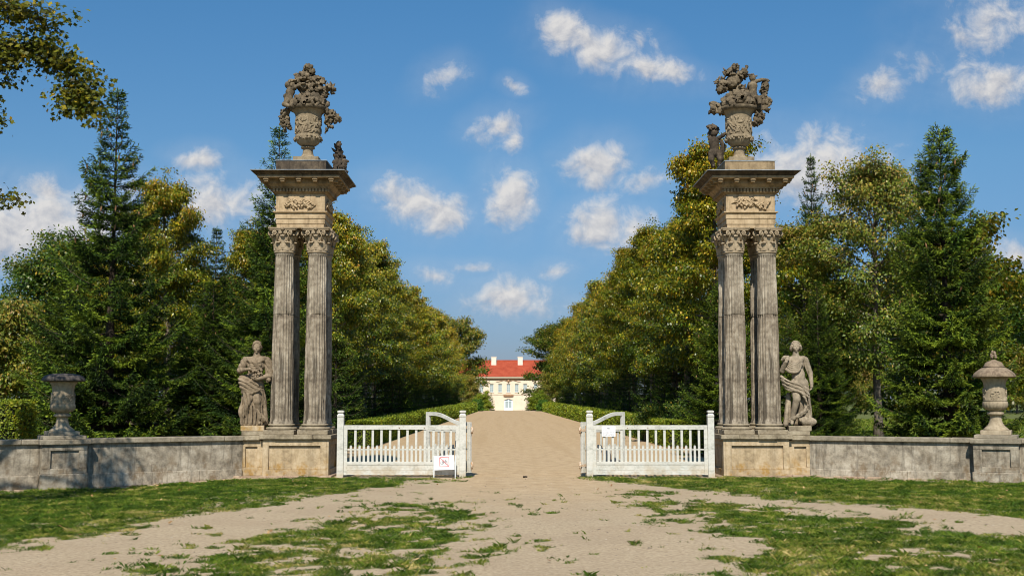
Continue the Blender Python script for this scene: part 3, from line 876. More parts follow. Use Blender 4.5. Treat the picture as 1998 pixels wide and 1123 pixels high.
    for face in range(4):
        for i in range(5):
            x = -.70 + 1.40 * i / 4
            mb = MB()
            mb.box(-.055, .055, -.855, -.699, 6.327, 6.3715)
            mb.box(-.045, .045, -.83, -.699, 6.29, 6.3268)
            mb.box(-.035, .035, -.862, -.8552, 6.338, 6.36)
            o = mb.build('modillion', M['cornice'], T, bevel=.006)
            a = face * PI / 2
            o.location = (x * math.cos(a), x * math.sin(a), 0); o.rotation_euler = (0, 0, a)
    mb = MB()
    mb.box(-.88, .88, -.88, .88, 6.3722, 6.425)
    mb.build('corona', M['cornice'], T, bevel=.004)
    mb = MB()
    mb.frust(.865, .865, 6.4252, .885, .885, 6.44); mb.frust(.885, .885, 6.44, .93, .93, 6.47); mb.frust(.93, .93, 6.47, .995, .995, 6.50)
    mb.box(-.995, .995, -.995, .995, 6.50, 6.507)
    mb.build('cyma', M['crust'], T)
    mb = MB(); mb.box(-1.008, 1.008, -1.008, 1.008, 6.5075, 6.522)
    mb.build('lead_cover', M['lead'], T)
    mb = MB(); mb.box(-.545, .545, -.545, .545, 6.5225, 6.80)
    mb.build('attic_block', M['crust'] if s > 0 else M['cornice'], T, bevel=.008)
    mb = MB(); mb.box(-.56, .56, -.56, .56, 6.8005, 6.815)
    mb.build('attic_lead', M['lead'], T)
    return T

TLX, TRX, TY = -4.88, 4.90, 25.81
pl = gate_pillar(TLX, TY, 1, 'left stone gate pillar of four fluted columns under a heavy cornice', 3)
pr = gate_pillar(TRX, TY, -1, 'right stone gate pillar of four fluted columns, nearest the paper notice', 5)

# ------------------------------------------------------------------ forecourt walls and piers
def wall_run(p0, p1, label, zb, capj=5):
    p0 = Vector((*p0, 0)); p1 = Vector((*p1, 0))
    L = (p1 - p0).length; ang = math.atan2(p1.y - p0.y, p1.x - p0.x)
    T = empty('park_wall', (p0.x, p0.y, 0), ang, label, 'wall', 'rendered walls curving out from the gate')
    rr = random.Random(int(abs(p0.x) * 100))
    mb = MB(); mb.box(0, L, -.14, .14, zb - .2, .765)
    mb.build('wall_face', M['wall'], T)
    mb = MB()
    x = 0
    while x < L - .05:
        w = min(rr.uniform(1.4, 2.3), L - x)
        mb.box(x, x + w - .002, -.165 - rr.uniform(0, .004), .16, zb - .2, .175 + rr.uniform(-.004, .004))
        x += w
    mb.build('plinth', M['wall'], T, bevel=.012)
    mb = MB(); x = 0
    while x < L - .05:
        w = min(rr.uniform(.9, 1.7), L - x)
        mb.box(x, x + w - .004, -.215, .215, .7655, .862 + rr.uniform(-.004, .004))
        x += w
    mb.build('coping', M['wallcap'], T, bevel=.016)
    mb = MB(); x = 0
    while x < L - .05:
        w = min(rr.uniform(.1, .3), L - x)
        if rr.random() < .8: mb.box(x, x + w, -.23 - rr.uniform(0, .09), -.15, zb - .2, zb + rr.uniform(.005, .04))
        x += w + rr.uniform(.01, .1)
    mb.build('footing', M['footing'], T, bevel=.012)
    return T
def pier(c, ang, label, zb):
    T = empty('wall_pier', (c[0], c[1], 0), ang, label, 'wall pier', 'piers in the forecourt wall')
    mb = MB(); mb.box(-.42, .42, -.34, .30, zb - .2, .745)
    panel_frame(mb, -.42, .42, .20, .745, -.34, .045, .16, .10, .10)
    mb.build('pier_body', M['wall'], T, bevel=.01)
    mb = MB(); mb.box(-.45, .45, -.41, .30, zb - .2, .20)
    mb.build('plinth', M['wall'], T, bevel=.016)
    mb = MB(); mb.box(-.47, .47, -.44, .36, .7655, .858); mb.box(-.445, .445, -.41, .33, .7455, .7652)
    mb.build('coping', M['wallcap'], T, bevel=.014)
    mb = MB(); mb.box(-.40, .40, -.36, .30, .8585, .93)
    mb.build('cap_step', M['wallcap'], T, bevel=.012)
    return T
def along(p, ang, d): return (p[0] + math.cos(ang) * d, p[1] + math.sin(ang) * d)
aL = math.atan2(25.3 - 23.35, -6.05 + 9.25)     # left wall, seen from the gate it runs out and forward
pcl = (-9.16, 23.36)
wall_run(along(pcl, aL, .42), (-6.07, 25.26), 'weathered grey wall between left gate pillar and the flat-lidded urn', -.09)
wall_run(along(pcl, aL, -3.4), along(pcl, aL, -.42), 'shaded end of grey wall in front of the clipped bush', -.1)
pier(pcl, aL, 'shaded wall pier carrying the flat-lidded urn', -.1)
aR = math.atan2(23.75 - 25.3, 9.35 - 6.1)
pcr = (9.42, 23.72)
wall_run((6.09, 25.27), along(pcr, aR, -.42), 'sunlit blotchy wall between right gate pillar and the dome-lidded urn', 0)
wall_run(along(pcr, aR, .42), along(pcr, aR, 3.4), 'short end of sunlit wall right of the dome-lidded urn', 0)
pier(pcr, aR, 'sunlit wall pier carrying the dome-lidded urn', 0)

# ------------------------------------------------------------------ urns on the wall piers
def gadroon(z0, z1, k, amp):
    def f(r, z, a):
        if z0 < z < z1: return r * (1 + amp * abs(math.cos(a * k / 2)) * math.sin(PI * (z - z0) / (z1 - z0)))
        return r
    return f
def pier_urn(c, ang, flat, label, zoff=.931):
    T = empty('stone_urn', (c[0], c[1], zoff), ang, label, 'urn', 'stone urns on the wall piers')
    T.scale = (1, 1, 1.08 if flat else 1.17)
    mb = MB(); mb.box(-.285, .285, -.285, .285, 0, .075)
    mb.build('base_block', M['vase'] if not flat else M['wallcap'], T, bevel=.01)
    mb = MB(); mb.lathe([(.235, .0755), (.24, .095), (.205, .12), (.16, .155), (.125, .21), (.108, .28), (.105, .325), (.12, .333)], 32)
    mb.build('foot', M['vase'], T)
    mb = MB(); mb.lathe([(.12, .3335), (.155, .337), (.163, .36), (.155, .383), (.12, .387)], 32)
    mb.build('collar', M['vase'], T)
    mb = MB(); mb.lathe([(.11, .3875), (.125, .41), (.17, .425), (.222, .47), (.236, .52), (.232, .56), (.22, .572)], 96, rf=gadroon(.38, .58, 20, .05))
    mb.build('bowl', M['vase'], T)
    mb = MB(); mb.lathe([(.22, .5725), (.232, .575), (.226, .59), (.215, .66), (.205, .76), (.205, .84), (.222, .91), (.26, .955), (.262, .965)], 48)
    body = mb.build('body', M['vase'], T)
    # garland relief on the body
    rf = random.Random(4 if flat else 9)
    for side in range(4):
        mb = MB()
        a0 = -PI / 2 + (side - .0) * PI / 2 + .25
        for q in range(16):
            a = a0 + rf.uniform(-.42, .42); z = .68 + rf.uniform(-.075, .075)
            pts = []
            r_ = rf.uniform(.02, .045); st = rf.uniform(0, 6)
            for i in range(10):
                t = i / 9; al = st + t * 5
                rr_ = r_ * (1 - .5 * t)
                aa = a + rr_ * math.cos(al) / .21; zz = z + rr_ * math.sin(al)
                pts.append((.219 * math.cos(aa), .219 * math.sin(aa), zz))
            mb.tube(pts, [.006] + [.011] * 8 + [.005], 6)
        mb.build('garland', M['vase'], body)
    if flat:
        mb = MB()
        mb.lathe([(.25, .966), (.36, .972), (.405, .985), (.412, .995), (.40, 1.03), (.36, 1.075), (.28, 1.105), (.15, 1.12), (.0, 1.125)], 80, rf=lambda r, z, a: r * (1 + (.018 * math.cos(a * 14) if r > .3 else 0)), caps=False)
        mb.lathe([(.0, .9655), (.25, .966)], 80, caps=False)
        mb.build('lid', M['vase_lid'], T)
    else:
        mb = MB()
        mb.lathe([(.0, .9655), (.25, .966), (.36, .97), (.40, .98), (.408, .99), (.37, 1.05), (.30, 1.10), (.235, 1.135), (.21, 1.145)], 96, rf=lambda r, z, a: r * (1 + (.022 * abs(math.sin(a * 16)) if r > .22 else 0)), caps=False)
        mb.lathe([(.195, 1.1455), (.202, 1.155), (.202, 1.17), (.185, 1.18), (.165, 1.22), (.12, 1.25), (.06, 1.265), (.05, 1.28)], 40, caps=True)
        mb.build('lid', M['vase_lid_pale'], T)
        mb = MB()
        rf = random.Random(2)
        for q in range(26):
            a = rf.uniform(0, 6.28); t = rf.random()
            p = Vector((math.cos(a) * .06 * (1 - t * .6), math.sin(a) * .06 * (1 - t * .6), 1.285 + t * .13))
            rr_ = rf.uniform(.018, .032)
            mb.lathe([(0, -rr_), (rr_ * .8, -rr_ * .5), (rr_, 0), (rr_ * .7, rr_ * .6), (0, rr_)], 8, c=tuple(p), caps=False)
        mb.build('finial', M['vase_lid_pale'], T)
    return T
pier_urn(along(pcl, aL + PI / 2, 0.0), aL, True, 'stone urn with a dark flat lid on the shaded left pier')
pier_urn(pcr, aR, False, 'pale stone urn with a ribbed dome lid and knob on the right pier')

# ------------------------------------------------------------------ white gates
def post_mesh(h):
    mb = MB(); w = .068
    mb.box(-w, w, -w, w, -.1, h - .155)
    mb.box(-w + .012, w - .012, -w + .012, w - .012, h - .155, h - .145)
    mb.frust(w + .002, w + .002, h - .145, w + .004, w + .004, h - .10)
    mb.frust(w + .004, w + .004, h - .10, w - .02, w - .02, h - .065)
    mb.frust(w - .022, w - .022, h - .0648, w - .022, w - .022, h - .052)
    mb.frust(w - .006, w - .006, h - .0518, w, w, h - .035)
    mb.frust(w, w, h - .0348, w, w, h - .012)
    mb.frust(w, w, h - .0118, w - .025, w - .025, h)
    return mb
def bay(T, x0, x1, n, y, yp, top, fw=.075, tall=True):
    """rails, boards, balusters and pickets of a gate panel between x0 and x1"""
    dep = .024
    mb = MB(); mb.box(x0, x0 + fw, y - dep, y + dep, .045, .995); mb.build('stile', M['paint'], T, bevel=.004)
    mb = MB(); mb.box(x1 - fw, x1, y - dep, y + dep, .045, .995); mb.build('stile', M['paint'], T, bevel=.004)
    mb = MB(); mb.box(x0, x1, y - dep - .004, y + dep + .004, .9952, 1.088); mb.build('top_rail', M['paint'], T, bevel=.006)
    mb = MB(); mb.box(x0 + fw, x1 - fw, y - dep, y + dep, .262, .325); mb.build('mid_rail', M['paint'], T, bevel=.004)
    mb = MB(); mb.box(x0 + fw, x1 - fw, y - .012, y + .012, .15, .2615); mb.box(x0 + fw, x1 - fw, y - .010, y + .014, .05, .146)
    mb.build('kick_boards', M['paint'], T, bevel=.003)
    mb = MB(); mb.box(x0 + fw, x1 - fw, y + .004, y + .022, .562, .592); mb.build('thin_rail', M['paint'], T, bevel=.003)
    a, b_ = x0 + fw, x1 - fw
    sp_ = (b_ - a) / (n + .5)
    rr = random.Random(3)
    for i in range(n):
        xp = a + sp_ * (i + .42)
        mb = MB(); w = .024
        poly = [(-w, .3252), (w, .3252), (w, .64)] + [(w * math.cos(t), .64 + w * 1.15 * math.sin(t)) for t in np.linspace(.3, PI - .3, 6)] + [(-w, .64)]
        mb.prism(poly, -.012, .003); o = mb.build('picket', M['paint'], T, loc=(xp, y, 0))
        xb = a + sp_ * (i + .92)
        mb = MB(); mb.box(-.025, .025, -.010, .003, .3252, .995)
        mb.build('baluster', M['paint'], T, bevel=.003, loc=(xb, y, 0))
def gate_panel(x0, x1, label, flip):
    T = empty('picket_panel', (0, 25.1, 0), 0, label, 'gate panel', 'white picket panels beside the opening')
    for x in (x0 + .068, x1 - .068):
        post_mesh(1.40).build('post', M['paint'], T, bevel=.006, loc=(x, 0, 0))
    bay(T, x0 + .137, x1 - .137, 12, 0, 0, 1.09)
    for bx in ((x0 + x1) / 2 - .05, (x0 + x1) / 2 + (.48 if not flip else -.48)):
        mb = MB(); mb.lathe([(0.001, 0), (.012, 0), (.012, .01), (0.001, .012)], 8)
        mb.v = [(v[0] + bx, -.028 - v[2], 1.035 + v[1]) for v in mb.v]
        mb.build('bolt', M['hinge'], T)
    return T
GL = gate_panel(-3.985, -1.265, 'white picket panel between left pillar and drive, behind the bicycle sign', False)
GR = gate_panel(1.285, 3.99, 'white picket panel between drive and right pillar, carrying the notice', True)
def gate_leaf(piv, ang, s, label):
    """opened leaf; local x runs from the hinge stile to the free stile"""
    T = empty('gate_leaf', (piv[0], piv[1], 0), ang, label, 'gate leaf', 'opened white gate leaves')
    L = 1.30
    mb = MB(); mb.box(0, .085, -.03, .03, .085, 1.15); mb.build('hinge_stile', M['paint'], T, bevel=.005)
    mb = MB(); mb.box(L - .09, L, -.03, .03, .085, 1.33); mb.build('free_stile', M['paint'], T, bevel=.005)
    # swept top
    up = []; lo = []
    for i in range(15):
        t = i / 14
        x = .086 + (L - .09 - .087) * t
        z = 1.15 + .205 * smooth01(np.array((t - .12) / .74)) 
        up.append((x, float(z))); lo.append((x, float(z) - .078))
    mb = MB(); mb.prism(lo + up[::-1], -.026, .026); mb.build('swept_rail', M['paint'], T, bevel=.004)
    mb = MB(); mb.box(L - .09, L, -.027, .027, 1.3305, 1.356); mb.build('stile_cap', M['paint'], T, bevel=.004)
    a, b_ = .086, L - .091
    mb = MB(); mb.box(a, b_, -.022, .022, .93, 1.0); mb.build('top_rail', M['paint'], T, bevel=.004)
    mb = MB(); mb.box(a, b_, -.022, .022, .27, .33); mb.build('mid_rail', M['paint'], T, bevel=.004)
    mb = MB(); mb.box(a, b_, -.012, .012, .10, .269); mb.build('kick_boards', M['paint'], T, bevel=.003)
    mb = MB(); mb.box(a, b_, -.022, -.004, .565, .595); mb.build('thin_rail', M['paint'], T, bevel=.003)
    n = 6; sp_ = (b_ - a) / (n + .5)
    for i in range(n):
        mb = MB(); w = .024
        poly = [(-w, .3305), (w, .3305), (w, .64)] + [(w * math.cos(t), .64 + w * 1.15 * math.sin(t)) for t in np.linspace(.3, PI - .3, 6)] + [(-w, .64)]
        mb.prism(poly, -.003, .012); mb.build('picket', M['paint'], T, loc=(a + sp_ * (i + .42), 0, 0))
        mb = MB(); mb.box(-.025, .025, -.003, .010, .3305, .93); mb.build('baluster', M['paint'], T, bevel=.003, loc=(a + sp_ * (i + .92), 0, 0))
    for z in (.24, .98):
        mb = MB(); mb.tube([(-.035, 0, z - .075), (-.035, 0, z + .075)], .022, 10); mb.box(-.035, .16, -.036, -.0305, z - .025, z + .025)
        mb.tube([(-.035, 0, z), (-.075, 0, z)], .014, 8)
        mb.build('hinge', M['hinge'], T)
    return T
gate_leaf((-1.165, 25.19), PI - math.radians(40), 1, 'left gate leaf with swept top, folded back behind its panel')
gate_leaf((1.185, 25.19), math.radians(40), -1, 'right gate leaf with swept top, folded back behind its panel')

# ------------------------------------------------------------------ sign and notice
SG = empty('warning_sign', (-1.70, 24.86, 0), math.radians(-3), 'white no-cycling sign on two thin legs before the left picket panel', 'sign')
mb = MB(); mb.box(-.215, .215, -.006, .006, .165, .465)
bd = mb.build('board', M['sign_white'], SG, bevel=.003); bd.rotation_euler = (0, math.radians(-2.2), 0)
for x in (-.225, .225):
    mb = MB(); mb.box(x - .011, x + .011, -.009, .009, -.05, .45 if x < 0 else .47); mb.build('leg', M['sign_leg'], SG, bevel=.002)
Y0 = -.0082
mb = MB()
def seg(mb, a, b_, w, y=Y0, t=.0016):
    a = Vector(a); b_ = Vector(b_); d = (b_ - a).normalized(); n = Vector((-d.y, d.x)) * w / 2
    mb.prism([(a + n).to_tuple(), (b_ + n).to_tuple(), (b_ - n).to_tuple(), (a - n).to_tuple()], y - t / 2, y + t / 2)
cx0, cz0, hw = .005, .335, .098
pts = []
for q, (sx, sz) in enumerate(((1, 1), (-1, 1), (-1, -1), (1, -1))):
    for t in np.linspace(0, PI / 2, 5):
        a = q * PI / 2 + t
        pts.append((cx0 + sx * (hw - .02) + .02 * math.cos(a), cz0 + sz * (hw - .02) + .02 * math.sin(a)))
for p, q in zip(pts, pts[1:] + pts[:1]): seg(mb, p, q, .011)
seg(mb, (cx0 - hw + .008, cz0 + hw - .008), (cx0 + hw - .008, cz0 - hw + .008), .011, Y0 - .002)
mb.build('prohibition_frame', M['sign_red'], bd)
mb = MB()
def ring(mb, c, r, w, n=20):
    ps = [(c[0] + r * math.cos(2 * PI * i / n), c[1] + r * math.sin(2 * PI * i / n)) for i in range(n)]
    for p, q in zip(ps, ps[1:] + ps[:1]): seg(mb, p, q, w)
w1, w2 = (cx0 - .048, cz0 - .022), (cx0 + .048, cz0 - .022)
ring(mb, w1, .030, .0055); ring(mb, w2, .030, .0055)
for a, b_ in ((w1, (cx0 - .022, cz0 + .022)), ((cx0 - .022, cz0 + .022), (cx0 + .028, cz0 + .022)), ((cx0 - .005, cz0 - .022), (cx0 + .028, cz0 + .022)), ((cx0 - .022, cz0 + .022), (cx0 - .005, cz0 - .022)), (w1, (cx0 - .005, cz0 - .022)), (w2, (cx0 + .026, cz0 + .038)), ((cx0 + .026, cz0 + .038), (cx0 + .042, cz0 + .042)), ((cx0 - .026, cz0 + .034), (cx0 - .022, cz0 + .022)), ((cx0 - .036, cz0 + .035), (cx0 - .016, cz0 + .035))):
    seg(mb, a, b_, .006)
mb.build('bicycle_symbol', M['sign_black'], bd)
mb = MB()
for i, w in ((0, .10), (1, .085)):
    for k in range(7):
        seg(mb, (cx0 - w + k * w * .29, .215 - i * .016), (cx0 - w + (k + .7) * w * .29, .215 - i * .016), .005)
mb.build('small_print', M['print_faint'], bd)

NT_ = empty('paper_notice', (1.755, 25.062, 0), 0, 'white paper notice fixed to the right picket panel', 'notice')
mb = MB(); mb.box(-.145, .145, -.003, .002, .855, 1.068); sh = mb.build('sheet', M['paper'], NT_)
mb = MB()
Y0 = -.0045
for i in range(7):
    t = i / 6
    seg(mb, (-.03 + .045 * t, 1.02 + .018 * math.sin(t * 3)), (-.02 + .05 * t, 1.03 + .01 * math.cos(t * 4)), .006)
seg(mb, (-.025, 1.014), (.03, 1.016), .004)
mb.build('crest', M['print_grey'], sh)
mb = MB()
rr = random.Random(6)
for r_, z in enumerate((.985, .962, .945, .928, .908, .885)):
    x = -.115
    while x < .11 - (.05 if r_ in (0, 3) else 0):
        w = rr.uniform(.012, .03); seg(mb, (x, z), (x + w, z), .0045); x += w + .006
mb.build('text_lines', M['print_faint'], sh)

# ------------------------------------------------------------------ palace at the end of the drive
def palace():
    PX, PY, PZ = 0.30, 400, -2.3
    T = empty('palace', (PX, PY, PZ), 0, 'cream palace with red tiled roof closing the far end of the drive', 'palace')
    cream = plain('cream_render', (0.78, 0.64, 0.50), 0.85, .05, .6)
    pale = plain('pale_stucco_trim', (0.70, 0.56, 0.42), 0.85, .04, 1)
    orn = plain('ornament_stone', (0.40, 0.24, 0.14), 0.85, .2, 3)
    white = plain('white_chimney_render', (0.78, 0.69, 0.58), .85, .04, 1)
    frame = plain('window_frame_paint', (.62, .66, .64), .5, .03)
    doorp = plain('door_paint', (.70, .78, .84), .5, .03)
    m, N, b = newmat('window_glass', .08, .6)
    b.inputs['Base Color'].default_value = (.36, .43, .45, 1)  # reflected sky put into the base colour as pale grey-blue
    glass = m
    m, N, b = newmat('roof_tiles', .8, .2)
    co = objco(N)
    n = N.noise(N.mapping(co, scale=(.5, .5, .9)), 1.0, 6, .7)
    tl = N.n('ShaderNodeTexWave', wave_type='BANDS', bands_direction='Z'); N.put(tl.inputs[0], co); tl.inputs['Scale'].default_value = 1.6
    c_ = N.ramp(n, [(.35, (.30, .050, .024)), (.65, (.42, .085, .042))])
    c_ = N.mix(N.math('MULTIPLY', tl.outputs['Fac'], .18), c_, (.25, .045, .02))
    N.put(b.inputs['Base Color'], c_)
    roofm = m
    Hw = 11.3; half = 21.0; dep = 13.0
    xs = [-5.66, -2.83, 0, 2.83, 5.66] + [s * x for s in (-1, 1) for x in (9.2, 12.1, 15.0, 17.9)]
    # front wall with real openings: piers between windows, bands above and below
    mb = MB()
    ww = .62; z0, z1 = 6.05, 8.9
    edges = sorted(xs)
    mb.box(-half, half, .5, dep, 0, Hw)
    mb.box(-half, -1.5, 0, .5, 0, 4.0); mb.box(1.5, half, 0, .5, 0, 4.0)
    mb.box(-half, half, 0, .5, 4.0, z0); mb.box(-half, half, 0, .5, z1, Hw)
    x = -half
    for e in edges:
        mb.box(x, e - ww, 0, .5, z0, z1); x = e + ww
    mb.box(x, half, 0, .5, z0, z1)
    poly = [(-1.5, 4.0)] + [(-1.5 + 3.0 * i / 10, 3.35 + .5 * math.sin(PI * i / 10)) for i in range(11)] + [(1.5, 4.0)]
    mb.prism(poly, .001, .499)
    mb.build('wall', cream, T)
    for e in xs:
        mb = MB(); fw = .09
        mb.box(e - ww, e - ww + fw, .22, .34, z0, z1); mb.box(e + ww - fw, e + ww, .22, .34, z0, z1)
        mb.box(e - ww + fw, e + ww - fw, .22, .34, z1 - fw, z1); mb.box(e - ww + fw, e + ww - fw, .22, .34, z0, z0 + fw)
        mb.box(e - .05, e + .05, .23, .33, z0 + fw, z1 - fw)
        for z in (z0 + 1.0, z0 + 1.75): mb.box(e - ww + fw, e + ww - fw, .24, .32, z - .045, z + .045)
        fr = mb.build('window', frame, T)
        mb = MB(); mb.box(e - ww, e + ww, .36, .38, z0, z1); mb.build('pane', glass, fr)
        mb = MB(); mb.box(e - ww - .15, e + ww + .15, -.12, .21, z0 - .18, z0); mb.build('sill', pale, fr)
    mb = MB()
    for x0, x1 in ((-1.5, -1.32), (1.32, 1.5), (-.09, .09), (-1.32, -1.02), (1.02, 1.32)): mb.box(x0, x1, .2, .32, 0, 3.8)
    mb.box(-1.32, 1.32, .21, .33, 0, .85); mb.box(-1.32, 1.32, .22, .31, 2.95, 3.1)
    dr = mb.build('door', doorp, T)
    mb = MB(); mb.box(-1.5, 1.5, .34, .36, 0, 3.9); mb.build('pane', glass, dr)
    mb = MB(); mb.box(-half, half, -.14, 0, 5.25, 5.45); mb.build('string_course', pale, T)
    mb = MB(); mb.box(-1.7, 1.7, -.6, -.141, 5.0, 5.4); mb.box(-1.4, 1.4, -.4, -.141, 4.6, 4.99); mb.build('balcony_ledge', orn, T)
    mb = MB(); mb.box(-half, half, -.18, -.002, 10.2, 10.42); mb.box(-half, half, -.35, -.002, 10.43, 10.75); mb.build('cornice_band', orn, T)
    mb = MB(); mb.box(-half - .3, half + .3, -.75, 0, 10.76, 11.1); mb.box(-half - .3, half + .3, -1.0, 0, 11.101, 11.32); mb.build('cornice', pale, T)
    # carved cartouche with scrolls above the middle window
    mb = MB(); rr = random.Random(8)
    for sx in (-1, 1):
        for k in range(9):
            t = k / 8
            x = sx * (.3 + 3.3 * t); z = 9.75 + .35 * math.sin(t * 5) * (1 - t * .5)
            mb.tube([(x, -.06, z), (x + sx * .25, -.14, z + .18), (x + sx * .5, -.06, z - .05)], [.06, .17 * (1 - .5 * t), .05], 6)
    mb.lathe([(0, -.5), (.3, -.35), (.42, 0), (.3, .4), (0, .55)], 12, c=(0, -.15, 9.85), caps=False)
    mb.build('cartouche', orn, T)
    # roof: hipped
    ez, rz_ = 11.33, 17.0
    o_ = 1.1
    vs = [(-half - .4, -o_, ez), (half + .4, -o_, ez), (half + .4, dep + o_, ez), (-half - .4, dep + o_, ez), (-half + 5, dep / 2, rz_), (half - 5, dep / 2, rz_)]
    mb = MB(); mb.add(vs, [(0, 1, 5, 4), (1, 2, 5), (2, 3, 4, 5), (3, 0, 4), (3, 2, 1, 0)])
    rf = mb.build('roof', roofm, T)
    mb = MB(); mb.tube([(-half + 5, dep / 2, rz_ + .03), (half - 5, dep / 2, rz_ + .03)], .14, 8); mb.build('ridge_tiles', roofm, rf)
    for x in (-5.0, 4.05):
        mb = MB(); mb.box(x - .85, x + .85, dep / 2 - 2.2, dep / 2 - .7, 14.2, 18.1); mb.box(x - .95, x + .95, dep / 2 - 2.3, dep / 2 - .6, 18.1, 18.3)
        mb.build('chimney', white, rf)
    return T
palace()
# ------------------------------------------------------------------ sculpture: distance fields meshed as one continuous surface
class Sdf:
    def __init__(s, lo, hi, h):
        s.lo = np.array(lo, float); s.h = h
        s.n = np.ceil((np.array(hi, float) - s.lo) / h).astype(int) + 1
        s.D = np.full(s.n, 9.0)
    def _win(s, lo, hi, pad):
        a = np.maximum(np.floor((np.array(lo) - pad - s.lo) / s.h).astype(int), 0)
        b = np.minimum(np.ceil((np.array(hi) + pad - s.lo) / s.h).astype(int) + 1, s.n)
        if np.any(b <= a): return None
        ax = [s.lo[i] + s.h * np.arange(a[i], b[i]) for i in range(3)]
        P = np.stack(np.meshgrid(*ax, indexing='ij'), -1)
        return tuple(slice(a[i], b[i]) for i in range(3)), P
    def _put(s, sl, d, k, cut):
        E = s.D[sl]
        if cut:
            d = -d
            hh = np.clip(.5 - .5 * (E - d) / k, 0, 1)
            s.D[sl] = E * (1 - hh) + d * hh + k * hh * (1 - hh)
            s.D[sl] = np.maximum(s.D[sl], E)
        else:
            hh = np.clip(.5 + .5 * (d - E) / k, 0, 1)
            s.D[sl] = d * (1 - hh) + E * hh - k * hh * (1 - hh)
    def cap(s, a, b, ra, rb=None, k=.02, cut=False):
        rb = ra if rb is None else rb
        a = np.array(a, float); b = np.array(b, float); r = max(ra, rb)
        w = s._win(np.minimum(a, b) - r, np.maximum(a, b) + r, k * 2 + .03)
        if w is None: return s
        sl, P = w
        e = b - a; L = max(e @ e, 1e-9)
        t = np.clip(((P - a) @ e) / L, 0, 1)
        d = np.linalg.norm(P - a - t[..., None] * e, axis=-1) - (ra + (rb - ra) * t)
        s._put(sl, d, k, cut); return s
    def ell(s, c, r, k=.02, rot=None, cut=False):
        c = np.array(c, float); r = np.array(r if hasattr(r, '__len__') else (r,) * 3, float)
        w = s._win(c - r.max(), c + r.max(), k * 2 + .03)
        if w is None: return s
        sl, P = w
        q = P - c
        if rot is not None: q = q @ np.array(rot)
        k0 = np.linalg.norm(q / r, axis=-1); k1 = np.linalg.norm(q / r ** 2, axis=-1)
        d = k0 * (k0 - 1) / np.maximum(k1, 1e-6)
        s._put(sl, d, k, cut); return s
    def chain(s, pts, rad, k=.02, cut=False):
        if not hasattr(rad, '__len__'): rad = [rad] * len(pts)
        for i in range(len(pts) - 1): s.cap(pts[i], pts[i + 1], rad[i], rad[i + 1], k, cut)
        return s
    def curve(s, pts, rad, k=.012, n=10, cut=False):
        pts = [np.array(p, float) for p in pts]; q = []; rr = []
        m = len(pts)
        if not hasattr(rad, '__len__'): rad = [rad] * m
        P = [2 * pts[0] - pts[1]] + pts + [2 * pts[-1] - pts[-2]]
        for i in range(m - 1):
            p0, p1, p2, p3 = P[i:i + 4]
            for t in np.linspace(0, 1, n, endpoint=(i == m - 2)):
                q.append(.5 * (2 * p1 + (p2 - p0) * t + (2 * p0 - 5 * p1 + 4 * p2 - p3) * t * t + (3 * p1 - p0 - 3 * p2 + p3) * t ** 3))
                rr.append(rad[i] + (rad[i + 1] - rad[i]) * t)
        return s.chain(q, rr, k, cut)
    def erode(s, amp, sc, seed=0):
        ax = [s.lo[i] + s.h * np.arange(s.n[i]) for i in range(3)]
        X, Y, Z = np.meshgrid(*ax, indexing='ij')
        r = np.random.RandomState(seed); w = 0
        for k in range(7):
            d = r.normal(size=3) * sc * (1 + .5 * k)
            w = w + np.sin(X * d[0] + Y * d[1] + Z * d[2] + r.rand() * 6) / (1 + .4 * k)
        s.D += amp * w / 2.5; return s
    def folds(s, amp, freq, c, zr, twist=2.0, seed=0, sharp=.6):
        ax = [s.lo[i] + s.h * np.arange(s.n[i]) for i in range(3)]
        X, Y, Z = np.meshgrid(*ax, indexing='ij')
        ph = np.arctan2(Y - c[1], X - c[0])
        w = ph * freq + twist * Z * 3 + 1.3 * np.sin(Z * 7 + seed) + .8 * np.sin(ph * 3 + Z * 4 + seed)
        wave = 1 - 2 * np.abs(np.sin(w * .5)) ** sharp
        m = smooth01((Z - zr[0]) / .08) * smooth01((zr[1] - Z) / .12)
        s.D += amp * wave * m; return s
    def sweep(s, amp, freq, d, zr, seed=0, sharp=.7):
        ax = [s.lo[i] + s.h * np.arange(s.n[i]) for i in range(3)]
        X, Y, Z = np.meshgrid(*ax, indexing='ij')
        w = (X * d[0] + Y * d[1] + Z * d[2]) * freq + 1.1 * np.sin(X * 11 + seed) + .7 * np.sin(Z * 9 - X * 6 + seed)
        wave = 1 - 2 * np.abs(np.sin(w * .5)) ** sharp
        m = smooth01((Z - zr[0]) / .06) * smooth01((zr[1] - Z) / .06)
        s.D += amp * wave * m; return s
    def obj(s, name, mat, parent=None, loc=None, smooth=True):
        D = s.D; n = D.shape
        ins = D < 0
        c = lambda i, j, k: ins[i:n[0] - 1 + i, j:n[1] - 1 + j, k:n[2] - 1 + k]
        cnt = sum(c(i, j, k).astype(int) for i in (0, 1) for j in (0, 1) for k in (0, 1))
        cells = np.argwhere((cnt > 0) & (cnt < 8))
        vid = np.full((n[0] - 1, n[1] - 1, n[2] - 1), -1)
        vid[tuple(cells.T)] = np.arange(len(cells))
        acc = np.zeros((len(cells), 3)); num = np.zeros(len(cells))
        for ax_ in range(3):
            for a in (0, 1):
                for b in (0, 1):
                    o = [0, 0, 0]; o[(ax_ + 1) % 3] = a; o[(ax_ + 2) % 3] = b
                    p = cells + o; q = p.copy(); q[:, ax_] += 1
                    d0 = D[tuple(p.T)]; d1 = D[tuple(q.T)]
                    m = (d0 < 0) != (d1 < 0)
                    t = np.where(m, d0 / np.where(m, d0 - d1, 1), 0)
                    pt = np.array(o, float)[None].repeat(len(cells), 0); pt[:, ax_] += t
                    acc[m] += pt[m]; num[m] += 1
